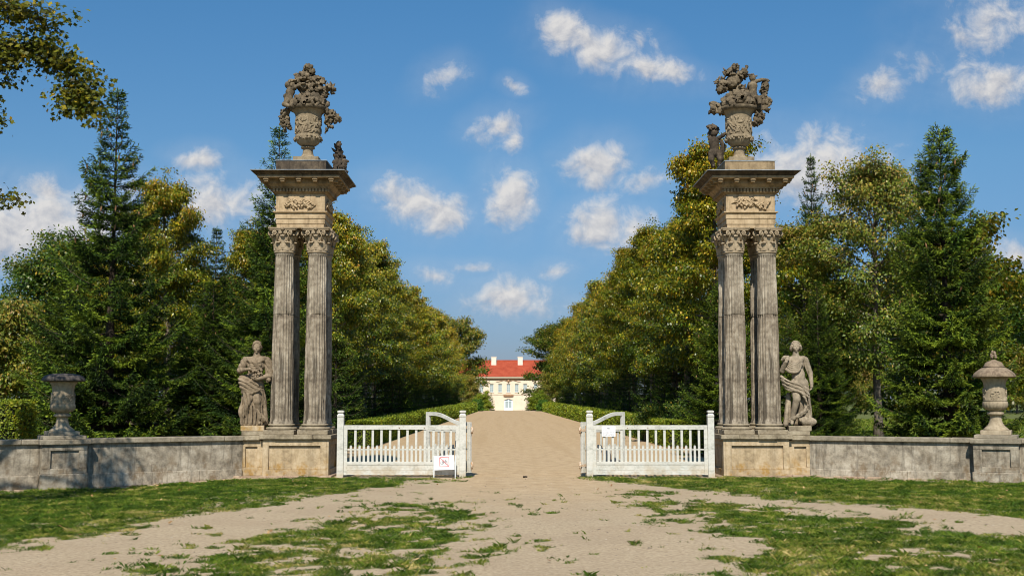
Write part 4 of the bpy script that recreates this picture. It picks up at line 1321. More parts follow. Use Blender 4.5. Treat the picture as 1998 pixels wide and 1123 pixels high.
        V = s.lo + s.h * (cells + acc / num[:, None])
        Q = []
        for ax_ in range(3):
            u, v = (ax_ + 1) % 3, (ax_ + 2) % 3
            sl0 = [slice(1, n[i] - 1) for i in range(3)]; sl0[ax_] = slice(0, n[ax_] - 1)
            sl1 = list(sl0); sl1[ax_] = slice(1, n[ax_])
            A = ins[tuple(sl0)]; B = ins[tuple(sl1)]
            e = np.argwhere(A != B)
            flip = A[tuple(e.T)]
            off = np.array([1, 1, 1]); off[ax_] = 0
            base = e + off
            def at_(du, dv):
                p = base.copy(); p[:, u] += du; p[:, v] += dv
                return vid[tuple(p.T)]
            quad = np.stack([at_(-1, -1), at_(0, -1), at_(0, 0), at_(-1, 0)], -1)
            quad[~flip] = quad[~flip][:, ::-1]
            Q.append(quad)
        return np_mesh(name, V, np.concatenate(Q), mat, parent, smooth, loc=loc)

def sm_face(s, c, r, k=.008):
    """face on the -y side of a head of half height r centred at c"""
    c = np.array(c, float); f = lambda x, y, z: c + r * np.array((x, y, z))
    s.ell(c, (r * .70, r * .80, r), k)
    s.ell(f(0, -.30, -.42), (r * .46, r * .46, r * .55), .02)           # jaw
    s.cap(f(-.34, -.70, .08), f(.34, -.70, .08), r * .13, k=.02)          # brow
    for sx in (-1, 1):
        s.ell(f(.30 * sx, -.90, -.06), r * .21, .008, cut=True)          # eye sockets
        s.ell(f(.29 * sx, -.70, -.06), (r * .12, r * .10, r * .07), .004)
        s.ell(f(.36 * sx, -.55, -.30), r * .20, .03)                    # cheeks
        s.ell(f(.70 * sx, .02, -.08), (r * .09, r * .16, r * .22), .008)  # ears
    s.cap(f(0, -.76, .04), f(0, -.90, -.26), r * .07, r * .10, .012)     # nose
    s.cap(f(-.15, -.80, -.50), f(.15, -.80, -.50), r * .065, k=.008)     # mouth
    s.cap(f(-.11, -.79, -.59), f(.11, -.79, -.59), r * .07, k=.008)
    s.cap(f(-.16, -.90, -.545), f(.16, -.90, -.545), r * .02, k=.006, cut=True)
    s.ell(f(0, -.66, -.84), r * .17, .02)                                # chin
    return s

def sm_hand(s, wrist, pdir, curl, r=.040, side=1):
    """palm, four fingers of unequal length and a thumb; pdir = finger direction, curl = bend direction"""
    w = np.array(wrist, float); d = np.array(pdir, float); d /= np.linalg.norm(d)
    c = np.array(curl, float); c -= d * (c @ d); c /= np.linalg.norm(c)
    e = np.cross(d, c) * side
    pm = w + d * r * 1.25
    s.cap(w, pm, r * .62, r * .75, .012)
    s.cap(pm - e * r * .55, pm + e * r * .55, r * .48, k=.01)
    for i, L in enumerate((1.75, 2.0, 1.85, 1.45)):
        b = pm + e * r * (.66 - .44 * i) + d * r * .3
        m = b + d * r * L * .5 + c * r * .2
        t = m + d * r * L * .32 + c * r * L * .42
        s.chain([b, m, t], [r * .24, r * .21, r * .16], .004)
    tb = w + d * r * .7 + e * r * .7
    s.chain([tb, tb + (d * .6 + e * .7 + c * .3) * r, tb + (d * 1.25 + e * .6 + c * .9) * r], [r * .28, r * .24, r * .17], .006)
    return s

def statue_left():
    T = empty('statue', (-5.80, 25.36, .963), math.radians(4), 'stone woman holding flowers, standing left of the left pillar', 'statue', 'stone women beside the gate pillars')
    mb = MB(); mb.box(-.26, .23, -.22, .24, 0, .118); mb.build('plinth', M['pedestal'], T, bevel=.012)
    z = .118
    Z = lambda p: (p[0], p[1], p[2] + z)
    s = Sdf((-.46, -.36, z - .02), (.42, .32, 1.86 + z), .0085)
    P = lambda *a: Z(a)
    # legs, hips, torso, neck, head
    s.chain([P(.0, -.02, .83), P(.06, -.15, .50), P(.115, -.04, .12)], [.115, .074, .045], .02)   # forward leg
    s.chain([P(.115, -.04, .12), P(.12, -.16, .045)], [.045, .034], .01)
    s.chain([P(-.10, .02, .83), P(-.11, .02, .48), P(-.10, .06, .08)], [.12, .085, .05], .02)
    s.ell(P(-.04, .02, .86), (.185, .15, .15), .04)
    s.ell(P(-.01, .02, 1.06), (.135, .11, .17), .05)
    s.ell(P(.02, .02, 1.27), (.175, .12, .16), .05)
    s.cap(P(-.17, .02, 1.40), P(.19, .02, 1.41), .066, .070, .05)
    for sx in (-.065, .095): s.ell(P(sx, -.095, 1.29), (.06, .055, .058), .025)
    s.cap(P(.02, .02, 1.43), P(.02, .0, 1.57), .088, .060, .04)
    sm_face(s, P(.022, -.005, 1.655), .118)
    # arms
    s.chain([P(-.215, .02, 1.38), P(-.315, -.03, 1.16), P(-.175, -.215, 1.185)], [.066, .056, .036], .015)
    sm_hand(s, P(-.175, -.215, 1.185), (.9, -.25, .25), (.1, .5, -.6), .04, 1)
    s.chain([P(.235, .02, 1.38), P(.285, -.05, 1.05), P(.06, -.235, .98)], [.07, .062, .038], .015)
    sm_hand(s, P(.06, -.235, .98), (-1, -.12, .05), (0, .4, .9), .04, -1)
    s.erode(.0014, 60, 3)
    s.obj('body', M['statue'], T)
    # hair
    h = Sdf((-.16, -.19, 1.56 + z), (.2, .2, 1.84 + z), .006)
    h.ell(P(.022, .022, 1.695), (.094, .106, .098), .01); h.ell(P(.022, .11, 1.68), .055, .02)
    for sx in (-1, 1):
        for i in range(4): h.curve([P(.022 + .006 * sx, -.055 + .03 * i, 1.775 + .006 * i), P(.022 + .06 * sx, -.06 + .03 * i, 1.745), P(.022 + .094 * sx, -.02 + .03 * i, 1.66), P(.022 + .06 * sx, .06 + .015 * i, 1.60)], .0135, .004)
    h.curve([P(-.055, -.01, 1.765), P(.022, -.03, 1.80), P(.10, -.01, 1.765)], .015, .004)
    h.erode(.003, 90, 5)
    h.obj('hair', M['statue'], T)
    # robe
    r = Sdf((-.50, -.40, z - .02), (.44, .34, 1.46 + z), .0085)
    rnd = random.Random(21)
    # bodice folds and shoulder cape
    r.curve([P(-.19, -.05, 1.42), P(-.05, -.12, 1.335), P(.06, -.12, 1.33), P(.20, -.05, 1.42)], .030, .02)
    for i in range(4):
        r.curve([P(-.20 + .02 * i, .02, 1.43 - .03 * i), P(-.08, -.125, 1.34 - .05 * i), P(.06, -.125, 1.33 - .05 * i), P(.22, .0, 1.40 - .035 * i)], .017, .008)
    r.curve([P(.20, .03, 1.43), P(.275, .0, 1.32), P(.315, -.02, 1.12), P(.27, -.06, .96)], [.06, .075, .07, .05], .02)
    for i in range(4):
        r.curve([P(.22 + .02 * i, -.055, 1.40), P(.275 + .012 * i, -.085 + .01 * i, 1.20), P(.30 - .045 * i, -.09, .94 + .01 * i)], .018, .006)
    r.curve([P(-.20, .03, 1.42), P(-.25, .0, 1.33), P(-.27, -.03, 1.25)], [.06, .066, .05], .02)
    r.ell(P(-.01, .02, 1.12), (.15, .12, .17), .03)
    r.cap(P(-.16, .01, 1.40), P(.18, .01, 1.41), .078, .080, .03); r.ell(P(.01, .0, 1.27), (.185, .138, .175), .03)
    r.chain([P(-.215, .02, 1.38), P(-.285, -.005, 1.24), P(-.32, -.03, 1.16)], [.076, .074, .068], .02)
    r.cap(P(-.32, -.03, 1.16), P(-.26, -.11, 1.17), .066, .052, .015)
    # bunched cloth at the hip
    for i in range(6):
        r.curve([P(-.16 - .035 * (i % 3), .02, 1.06 - .05 * i), P(-.30 + .014 * i, -.08, .99 - .055 * i), P(-.16 + .01 * i, -.19, .90 - .045 * i), P(.02 + .02 * i, -.18, .95 - .04 * i)], [.035, .048, .038, .022], .012)
    r.ell(P(-.20, -.03, .90), (.13, .13, .17), .04)
    # skirt: fluted folds, left open over the forward leg
    for i in range(17):
        a = PI * (.02 + 1.40 * i / 16) + PI * .60
        x0, y0 = -.04 + .165 * math.cos(a), .02 + .135 * math.sin(a)
        x1, y1 = -.03 + .215 * math.cos(a), .03 + .18 * math.sin(a)
        j = rnd.uniform(-.015, .015)
        r.curve([P(x0, y0, .92), P((x0 + x1) / 2 + j, (y0 + y1) / 2 + j, .5), P(x1 + j, y1, .03)], [.045, .042 + rnd.uniform(-.01, .01), .05], .010)
    for i in range(7):
        r.curve([P(-.20 + .02 * i, -.14, .80 - .03 * i), P(-.18 + .03 * i, -.165, .52 - .02 * i), P(-.05 + .045 * i, -.15, .22 - .012 * i), P(.10 + .02 * i, -.12, .10)], [.03, .025, .026, .022], .008)
    r.curve([P(-.17, -.17, .76), P(-.085, -.20, .56), P(-.15, -.19, .38), P(-.18, -.12, .2)], [.04, .05, .03, .05], .01)
    r.curve([P(.13, .02, .80), P(.19, .02, .42), P(.235, .02, .05)], [.05, .052, .055], .015)
    r.curve([P(-.22, .0, .5), P(-.27, -.02, .28), P(-.20, .0, .1)], [.04, .06, .05], .02)
    for i in range(13):
        a = PI * (.62 + 1.36 * i / 12) + rnd.uniform(-.04, .04)
        f = lambda rr_, q: (-.035 + (.165 + rr_) * math.cos(a + q), .025 + (.14 + rr_ * .8) * math.sin(a + q))
        r.curve([P(*f(.02, 0), .82), P(*f(.055, .05), .5), P(*f(.085, -.03), .04)], [.012, .022, .026], .006, cut=True)
    for i in range(5): r.curve([P(-.19, -.20, .68 - .05 * i), P(-.08, -.225, .47 - .05 * i), P(.06, -.20, .24 - .03 * i)], .014, .005, cut=True)
    for i in range(4): r.curve([P(-.16 + .02 * i, -.165, 1.36 - .04 * i), P(.02, -.185, 1.25 - .05 * i), P(.17, -.15, 1.33 - .05 * i)], .013, .004, cut=True)
    for i in range(4): r.curve([P(.19 + .035 * i, -.11, 1.40 - .03 * i), P(.24 + .035 * i, -.15, 1.2), P(.22 + .035 * i, -.14, .98)], .014, .004, cut=True)
    r.folds(.013, 17, (-.03, .03), (z - .02, .74 + z), 1.4, 2)
    r.sweep(.011, 70, (.45, .0, 1), (.72 + z, 1.10 + z), 1)
    r.sweep(.008, 75, (.8, .0, .6), (1.10 + z, 1.5 + z), 2)
    r.erode(.002, 60, 9)
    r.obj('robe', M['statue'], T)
    # posy in the crook of the arm
    f = Sdf((-.12, -.36, .90 + z), (.22, -.08, 1.24 + z), .0075)
    for i in range(26):
        f.ell(P(.06 + rnd.uniform(-.10, .10), -.20 + rnd.uniform(-.05, .06), 1.08 + rnd.uniform(-.075, .09)), rnd.uniform(.017, .03), .005)
    f.erode(.003, 80, 2); f.obj('posy', M['statue'], T)

def statue_right():
    T = empty('statue', (5.84, 25.36, .963), math.radians(-5), 'pale stone woman in a swirling cloak, standing right of the right pillar', 'statue', 'stone women beside the gate pillars')
    mb = MB(); mb.box(-.22, .26, -.20, .22, 0, .11); mb.build('plinth', M['coping'], T, bevel=.012)
    z = .11
    P = lambda *a: (a[0], a[1], a[2] + z)
    s = Sdf((-.46, -.36, z - .02), (.46, .32, 1.90 + z), .0085)
    s.chain([P(-.045, -.03, .86), P(-.035, -.17, .56), P(-.12, -.07, .16)], [.12, .078, .046], .02)
    s.chain([P(-.12, -.07, .16), P(-.15, -.19, .05)], [.046, .034], .01)
    s.chain([P(.11, .02, .86), P(.10, .02, .48), P(.07, .05, .08)], [.125, .09, .05], .02)
    s.ell(P(.06, .02, .90), (.185, .15, .15), .05)
    s.ell(P(.035, .01, 1.08), (.14, .112, .17), .05)
    s.ell(P(.0, .02, 1.30), (.165, .115, .16), .05)
    s.ell(P(.05, -.08, 1.03), (.10, .05, .10), .04)
    s.cap(P(-.165, .02, 1.42), P(.155, .02, 1.43), .062, .062, .05)
    for sx in (-.08, .075): s.ell(P(sx, -.09, 1.31), (.056, .05, .055), .025)
    s.ell(P(.045, -.142, 1.0), .012, .008, cut=True)
    s.cap(P(-.01, .02, 1.45), P(-.005, .0, 1.61), .078, .056, .04)
    sm_face(s, P(-.005, -.005, 1.69), .115)
    s.chain([P(-.205, .02, 1.41), P(-.305, -.02, 1.17), P(-.245, -.19, 1.36)], [.066, .055, .036], .015)
    sm_hand(s, P(-.245, -.19, 1.36), (.45, .0, .9), (.2, .9, .0), .04, 1)
    s.chain([P(.20, .02, 1.41), P(.295, .04, 1.13), P(.305, -.06, .88)], [.062, .052, .036], .015)
    sm_hand(s, P(.305, -.06, .88), (-.1, -.15, -1), (-.7, -.4, .1), .042, -1)
    s.erode(.0013, 60, 13)
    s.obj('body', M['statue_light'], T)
    h = Sdf((-.18, -.19, 1.58 + z), (.17, .2, 1.88 + z), .006)
    h.ell(P(-.005, .022, 1.73), (.094, .108, .096), .01); h.ell(P(-.005, .115, 1.70), .06, .02)
    for i in range(15):
        a = PI * (i / 14)
        h.ell(P(-.005 - .086 * math.cos(a), -.015 - .035 * math.sin(a), 1.70 + .095 * math.sin(a)), .020 + .005 * (i % 2), .005)
    for sx in (-1, 1): h.curve([P(-.005 + .09 * sx, -.03, 1.70), P(-.005 + .105 * sx, .0, 1.64), P(-.005 + .085 * sx, .03, 1.60)], [.03, .028, .016], .008)
    h.erode(.004, 85, 6)
    h.obj('hair', M['statue_light'], T)
    r = Sdf((-.50, -.40, z - .02), (.46, .34, 1.52 + z), .0085)
    rnd = random.Random(5)
    # sash across the chest
    for i in range(5):
        r.curve([P(-.245 - .01 * i, -.06, 1.43 - .045 * i), P(-.16, -.125, 1.33 - .045 * i), P(-.03 + .01 * i, -.15, 1.30 - .035 * i), P(.085, -.10, 1.40 - .02 * i), P(.15, -.02, 1.455)], [.028, .03, .026, .022, .02], .010)
    r.ell(P(-.18, -.03, 1.32), (.09, .10, .13), .03)
    for i in range(5): r.curve([P(-.32 + .03 * i, -.10, 1.40 + .01 * i), P(-.27 + .02 * i, -.13, 1.47), P(-.19, -.05, 1.46 - .01 * i)], .024, .008)
    # cloak falling behind the right arm
    r.curve([P(.16, .04, 1.46), P(.23, .05, 1.28), P(.29, .07, 1.10)], [.04, .05, .04], .02)
    for i in range(3): r.curve([P(.13 + .02 * i, -.03, 1.45), P(.19 + .02 * i, .0, 1.25), P(.25 + .02 * i, .03, 1.10)], .014, .006)
    # swag round the hips sweeping to the right and down
    for i in range(8):
        t = i / 7
        r.curve([P(-.33 + .05 * t, -.02 - .02 * t, 1.05 - .20 * t), P(-.22 + .04 * t, -.16, .94 - .17 * t), P(.0 + .05 * t, -.20, .86 - .15 * t), P(.14 + .05 * t, -.17, .72 - .22 * t), P(.225 - .01 * t, -.09, .50 - .14 * t)], [.030, .034, .036, .032, .030], .009)
    r.ell(P(.0, .03, .85), (.20, .15, .12), .04)
    for i in range(7):
        t = i / 6
        r.curve([P(.23 - .02 * t, -.08, .52 - .12 * t), P(.14 - .04 * t, -.16, .33 - .06 * t), P(-.02 - .04 * t, -.18, .22 - .04 * t), P(-.18 + .03 * t, -.12, .13 - .03 * t)], [.034, .030, .028, .020], .008)
    for i in range(11):
        a = -PI * .30 + PI * .98 * i / 10
        x1, y1 = .06 + .18 * math.cos(a), .03 + .15 * math.sin(a)
        r.curve([P(.06 + .15 * math.cos(a), .03 + .12 * math.sin(a), .84), P(x1 + rnd.uniform(-.02, .02), y1, .42), P(x1 + rnd.uniform(-.02, .02), y1, .05)], [.045, .045, .052], .010)
    for i in range(6): r.curve([P(.02 + .04 * i, -.13, .16), P(.08 + .05 * i, -.16, .09), P(.12 + .03 * i, -.12, .02)], [.03, .035, .03], .01)
    # tree stump support
    r.curve([P(-.17, .05, .66), P(-.19, .06, .35), P(-.21, .05, .02)], [.05, .058, .075], .02)
    r.curve([P(-.21, .0, .45), P(-.24, -.02, .2), P(-.26, -.04, .02)], [.02, .035, .05], .015)
    for i in range(7):
        t = (i + .5) / 7
        r.curve([P(-.31 + .05 * t, -.06, 1.05 - .20 * t), P(-.22 + .04 * t, -.20, .945 - .17 * t), P(.0 + .05 * t, -.24, .865 - .15 * t), P(.14 + .05 * t, -.21, .725 - .22 * t), P(.215 - .01 * t, -.12, .52 - .14 * t)], .013, .005, cut=True)
    for i in range(4):
        r.curve([P(-.22 - .01 * i, -.11, 1.405 - .045 * i), P(-.15, -.165, 1.315 - .045 * i), P(-.02 + .01 * i, -.185, 1.285 - .035 * i), P(.085, -.14, 1.385 - .02 * i)], .012, .004, cut=True)
    for i in range(9):
        a = -PI * .32 + PI * .9 * i / 8
        r.curve([P(.06 + .18 * math.cos(a), .03 + .15 * math.sin(a), .70), P(.06 + .215 * math.cos(a + .08), .03 + .18 * math.sin(a + .08), .4), P(.06 + .235 * math.cos(a), .03 + .20 * math.sin(a), .05)], .020, .006, cut=True)
    for i in range(5):
        t = (i + .5) / 5
        r.curve([P(.24 - .02 * t, -.13, .50 - .12 * t), P(.14 - .04 * t, -.205, .31 - .06 * t), P(-.02 - .04 * t, -.22, .20 - .04 * t)], .012, .004, cut=True)
    r.folds(.009, 15, (.06, .03), (z - .02, .55 + z), 1.2, 4)
    r.sweep(.007, 80, (.5, 0, 1), (.55 + z, 1.06 + z), 3)
    r.erode(.002, 60, 8)
    r.obj('cloak', M['statue_light'], T)

def bloom(s, c, r, rnd, k=.006):
    """a carved rose: a bud ringed by petals"""
    c = np.array(c, float); r = r * 1.55
    s.ell(c, r * .5, k)
    ax = np.array([rnd.gauss(0, 1), rnd.gauss(-.6, .8), rnd.gauss(.3, .8)]); ax /= np.linalg.norm(ax)
    u = np.cross(ax, (0.3, .2, .9)); u /= np.linalg.norm(u); v = np.cross(ax, u)
    n = rnd.choice((5, 6))
    for i in range(n):
        a = 2 * PI * i / n
        d = u * math.cos(a) + v * math.sin(a)
        p = c + d * r * .62 + ax * r * .12
        s.ell(p, (r * .40, r * .40, r * .24), k * .5, rot=np.stack([np.cross(ax, d), d, (ax + d * .5) / 1.118], -1))
    s.ell(c + ax * r * .55, r * .20, k * .6, cut=True)
    s.ell(c + ax * r * .36, r * .22, k * .4)

def leaf_tip(s, a, d, L, w):
    a = np.array(a, float); d = np.array(d, float); d /= np.linalg.norm(d)
    s.chain([a, a + d * L * .5, a + d * L], [w * .6, w, w * .3], .006)

def urn_vessel(T, dx=0):
    mb = MB(); mb.box(-.28 + dx, .28 + dx, -.28, .28, -.14, -.0005); mb.build('base_step', M['urn'], T, bevel=.008)
    mb = MB()
    mb.lathe([(.21, 0), (.205, .022), (.17, .035), (.14, .06), (.122, .10), (.112, .17), (.108, .215)], 64, c=(dx, 0, 0), rf=lambda r, z, a: r * (1 - (.05 * abs(math.sin(a * 8)) if .05 < z < .21 else 0)))
    mb.build('foot', M['urn'], T)
    mb = MB(); mb.lathe([(.12, .2155), (.15, .225), (.158, .24), (.15, .255), (.115, .262)], 40, c=(dx, 0, 0)); mb.build('collar', M['urn'], T)
    mb = MB(); mb.lathe([(.10, .2625), (.16, .285), (.235, .34), (.28, .41), (.295, .47), (.29, .50), (.278, .512)], 64, c=(dx, 0, 0)); mb.build('bowl', M['urn'], T)
    mb = MB(); mb.lathe([(.278, .5125), (.275, .56), (.272, .70), (.275, .85), (.287, .95), (.30, 1.0), (.34, 1.05), (.37, 1.065)], 64, c=(dx, 0, 0))
    body = mb.build('body', M['urn'], T)
    mb = MB(); mb.lathe([(.37, 1.0655), (.405, 1.08), (.425, 1.11), (.43, 1.135), (.42, 1.155), (.36, 1.162), (.0, 1.165)], 64, c=(dx, 0, 0)); mb.build('rim', M['carved'], T)
    return body

def urn_relief(T, seed, dx=0):
    rnd = random.Random(seed)
    s = Sdf((-.34 + dx, -.34, .34), (.34 + dx, .34, .98), .0085)
    for q in range(120):
        a = rnd.uniform(0, 2 * PI); z = rnd.uniform(.56, .90)
        pts = []
        st = rnd.uniform(0, 6); L = rnd.uniform(.04, .09)
        for i in range(4):
            aa = a + L * (i - 1.5) * math.cos(st) * 2.2 + .04 * math.sin(i * 2 + st); zz = min(.92, max(.54, z + L * (i - 1.5) * math.sin(st) * .7))
            pts.append((dx + .279 * math.cos(aa), .279 * math.sin(aa), zz))
        s.curve(pts, [.008, .021, .019, .007], .005, 4)
    for q in range(64):
        a = q * 2 * PI / 64 + rnd.uniform(-.03, .03); z = .43 + rnd.uniform(-.035, .04); r = .292 + .012
        s.ell((dx + r * math.cos(a), r * math.sin(a), z), rnd.uniform(.016, .028), .006)
    s.erode(.002, 70, seed)
    return s.obj('relief', M['urn'], T)

def zc(zx, zy, cx_):       # picture measure of the carving -> metres from the foot of the urn
    return (zx - cx_) / 427., (975 - zy) / 427.

def cherub(s, hips, chest, head, r=1.0, k=.02):
    hips, chest, head = (np.array(p, float) for p in (hips, chest, head))
    s.ell(hips, np.array((.098, .085, .09)) * r, k)
    s.cap(hips, chest, .080 * r, .082 * r, k)
    s.ell(chest, np.array((.10, .075, .085)) * r, k)
    s.cap(chest, head, .045 * r, .045 * r, k)
    s.ell(head, np.array((.068, .075, .078)) * r, .008)
    return s

# ---- left pillar: urn, bouquet, climbing cherub
def pillar_urn_left():
    T = empty('flower_urn', (TLX + .05, TY, 6.9555), 0, 'carved urn with pointed bouquet on top of the left gate pillar', 'flower urn', 'flower urns crowning the gate pillars')
    urn_vessel(T); urn_relief(T, 3)
    rnd = random.Random(12)
    s = Sdf((-.60, -.46, 1.10), (.66, .46, 2.24), .0105)
    B = lambda zx, zy, y=0: (lambda q: (q[0], y, q[1]))(zc(zx, zy, 375))
    # stems
    s.curve([B(375, 470), B(372, 330), B(352, 200), B(350, 90)], [.14, .085, .06, .03], .03)
    s.curve([B(385, 380), B(430, 330), B(520, 330), B(560, 300)], [.08, .06, .045, .035], .02)
    s.curve([B(360, 380), B(300, 300), B(260, 260)], [.08, .06, .05], .02)
    # ring of roses on the rim
    for i in range(22):
        a = 2 * PI * i / 22
        bloom(s, (.34 * math.cos(a), .34 * math.sin(a), 1.22 + rnd.uniform(-.03, .05)), rnd.uniform(.075, .10), rnd)
    for i in range(12):
        a = 2 * PI * i / 12 + .2
        bloom(s, (.24 * math.cos(a), .24 * math.sin(a), 1.33 + rnd.uniform(-.03, .05)), rnd.uniform(.07, .095), rnd)
    FL = [(352, 95, .05), (330, 120, .055), (390, 110, .06), (405, 140, .05), (345, 165, .07), (300, 175, .06), (265, 180, .06), (375, 195, .075), (330, 215, .075), (285, 220, .06), (245, 240, .065), (200, 240, .06), (230, 275, .06), (440, 215, .07), (480, 220, .07), (505, 235, .05), (430, 255, .07), (470, 270, .07), (450, 300, .055), (500, 285, .05), (540, 305, .06), (585, 290, .06), (560, 275, .045), (605, 285, .035), (595, 335, .04), (540, 345, .05), (538, 375, .035), (400, 300, .08), (340, 300, .08), (380, 250, .08)]
    for zx, zy, r in FL:
        for y in (-.09, .09):
            bloom(s, B(zx + rnd.uniform(-9, 9), zy + rnd.uniform(-7, 7), y + rnd.uniform(-.05, .05)), r * rnd.uniform(.9, 1.15), rnd)
    for i in range(30):
        zx, zy, r = rnd.choice(FL)
        p = np.array(B(zx, zy, rnd.choice((-.1, .1)))); leaf_tip(s, p, (rnd.gauss(0, 1), rnd.gauss(0, .6), rnd.gauss(.5, .8)), rnd.uniform(.08, .14), .022)
    s.chain([B(350, 110), B(352, 55)], [.03, .014], .01); s.chain([B(450, 225), B(462, 170)], [.035, .014], .01)
    s.erode(.006, 45, 4)
    s.obj('bouquet', M['carved'], T)
    # garlands hanging at both sides
    for nm, C_, x0, x1 in (('garland', [(160, 505, .05), (125, 530, .05), (150, 550, .06), (120, 575, .05), (165, 590, .06), (135, 620, .05), (180, 630, .05), (115, 640, .035), (150, 665, .045), (190, 665, .045), (205, 690, .03), (155, 690, .025)], -.70, -.36), ('garland', [(560, 520, .06), (590, 530, .06), (620, 545, .05), (650, 580, .06), (665, 595, .045), (630, 570, .05), (600, 570, .06), (560, 570, .06), (590, 610, .05), (630, 620, .035), (550, 615, .05), (570, 655, .05), (600, 665, .03), (548, 690, .035), (543, 712, .02)], .32, .78)):
        g = Sdf((x0, -.16, .56), (x1, .16, 1.26), .009)
        prev = None
        for zx, zy, r in C_:
            for y in (-.04, .04): bloom(g, B(zx, zy, y + rnd.uniform(-.02, .02)), r, rnd)
        a = np.array(B(*( (200, 480) if x0 < 0 else (535, 490)))); b_ = np.array(B(*((155, 560) if x0 < 0 else (580, 570))))
        g.chain([a, b_], [.05, .06], .02)
        for k in range(8):
            zx, zy, r = rnd.choice(C_)
            leaf_tip(g, B(zx, zy), (rnd.gauss(0, .5), rnd.gauss(0, .5), -1), .09, .02)
        g.erode(.005, 50, 7); g.obj(nm, M['carved'], T)
    c = Sdf((-.68, -.40, 1.02), (-.12, .28, 1.72), .009)
    cherub(c, B(195, 425, -.14), B(205, 340, -.10), B(180, 270, -.08), 1.05)
    c.chain([B(205, 330, -.12), B(255, 300, -.16), B(300, 260, -.12)], [.045, .04, .03], .015)
    c.chain([B(190, 430, -.17), B(160, 470, -.20), B(205, 490, -.24)], [.07, .055, .04], .015)
    c.chain([B(190, 340, -.06), B(150, 370, -.02), B(160, 400, -.02)], [.045, .04, .035], .015)
    c.erode(.004, 45, 3); c.obj('climbing_cherub', M['carved'], T)
    # carved flower stump beside the urn, on the cornice behind the block
    Q = empty('flower_stump', (TLX + .69, TY + .46, 6.5225), 0, 'dark carved stump of flowers beside the urn on the left pillar', 'carving')
    g = Sdf((-.3, -.25, -.02), (.3, .25, 1.0), .0095)
    g.curve([(0, 0, -.01), (-.02, 0, .35), (0, 0, .75)], [.15, .10, .05], .03)
    for i in range(26):
        t = rnd.random(); bloom(g, (rnd.uniform(-.13, .13) * (1.1 - .5 * t) + .02, rnd.uniform(-.12, .12), .12 + .72 * t), rnd.uniform(.05, .08), rnd)
    for i in range(8): leaf_tip(g, (rnd.uniform(-.08, .08), 0, .7 + rnd.uniform(-.1, .1)), (rnd.gauss(0, 1), rnd.gauss(0, .5), 1), .16, .03)
    g.erode(.007, 40, 12); g.obj('carving', M['crust'], Q)

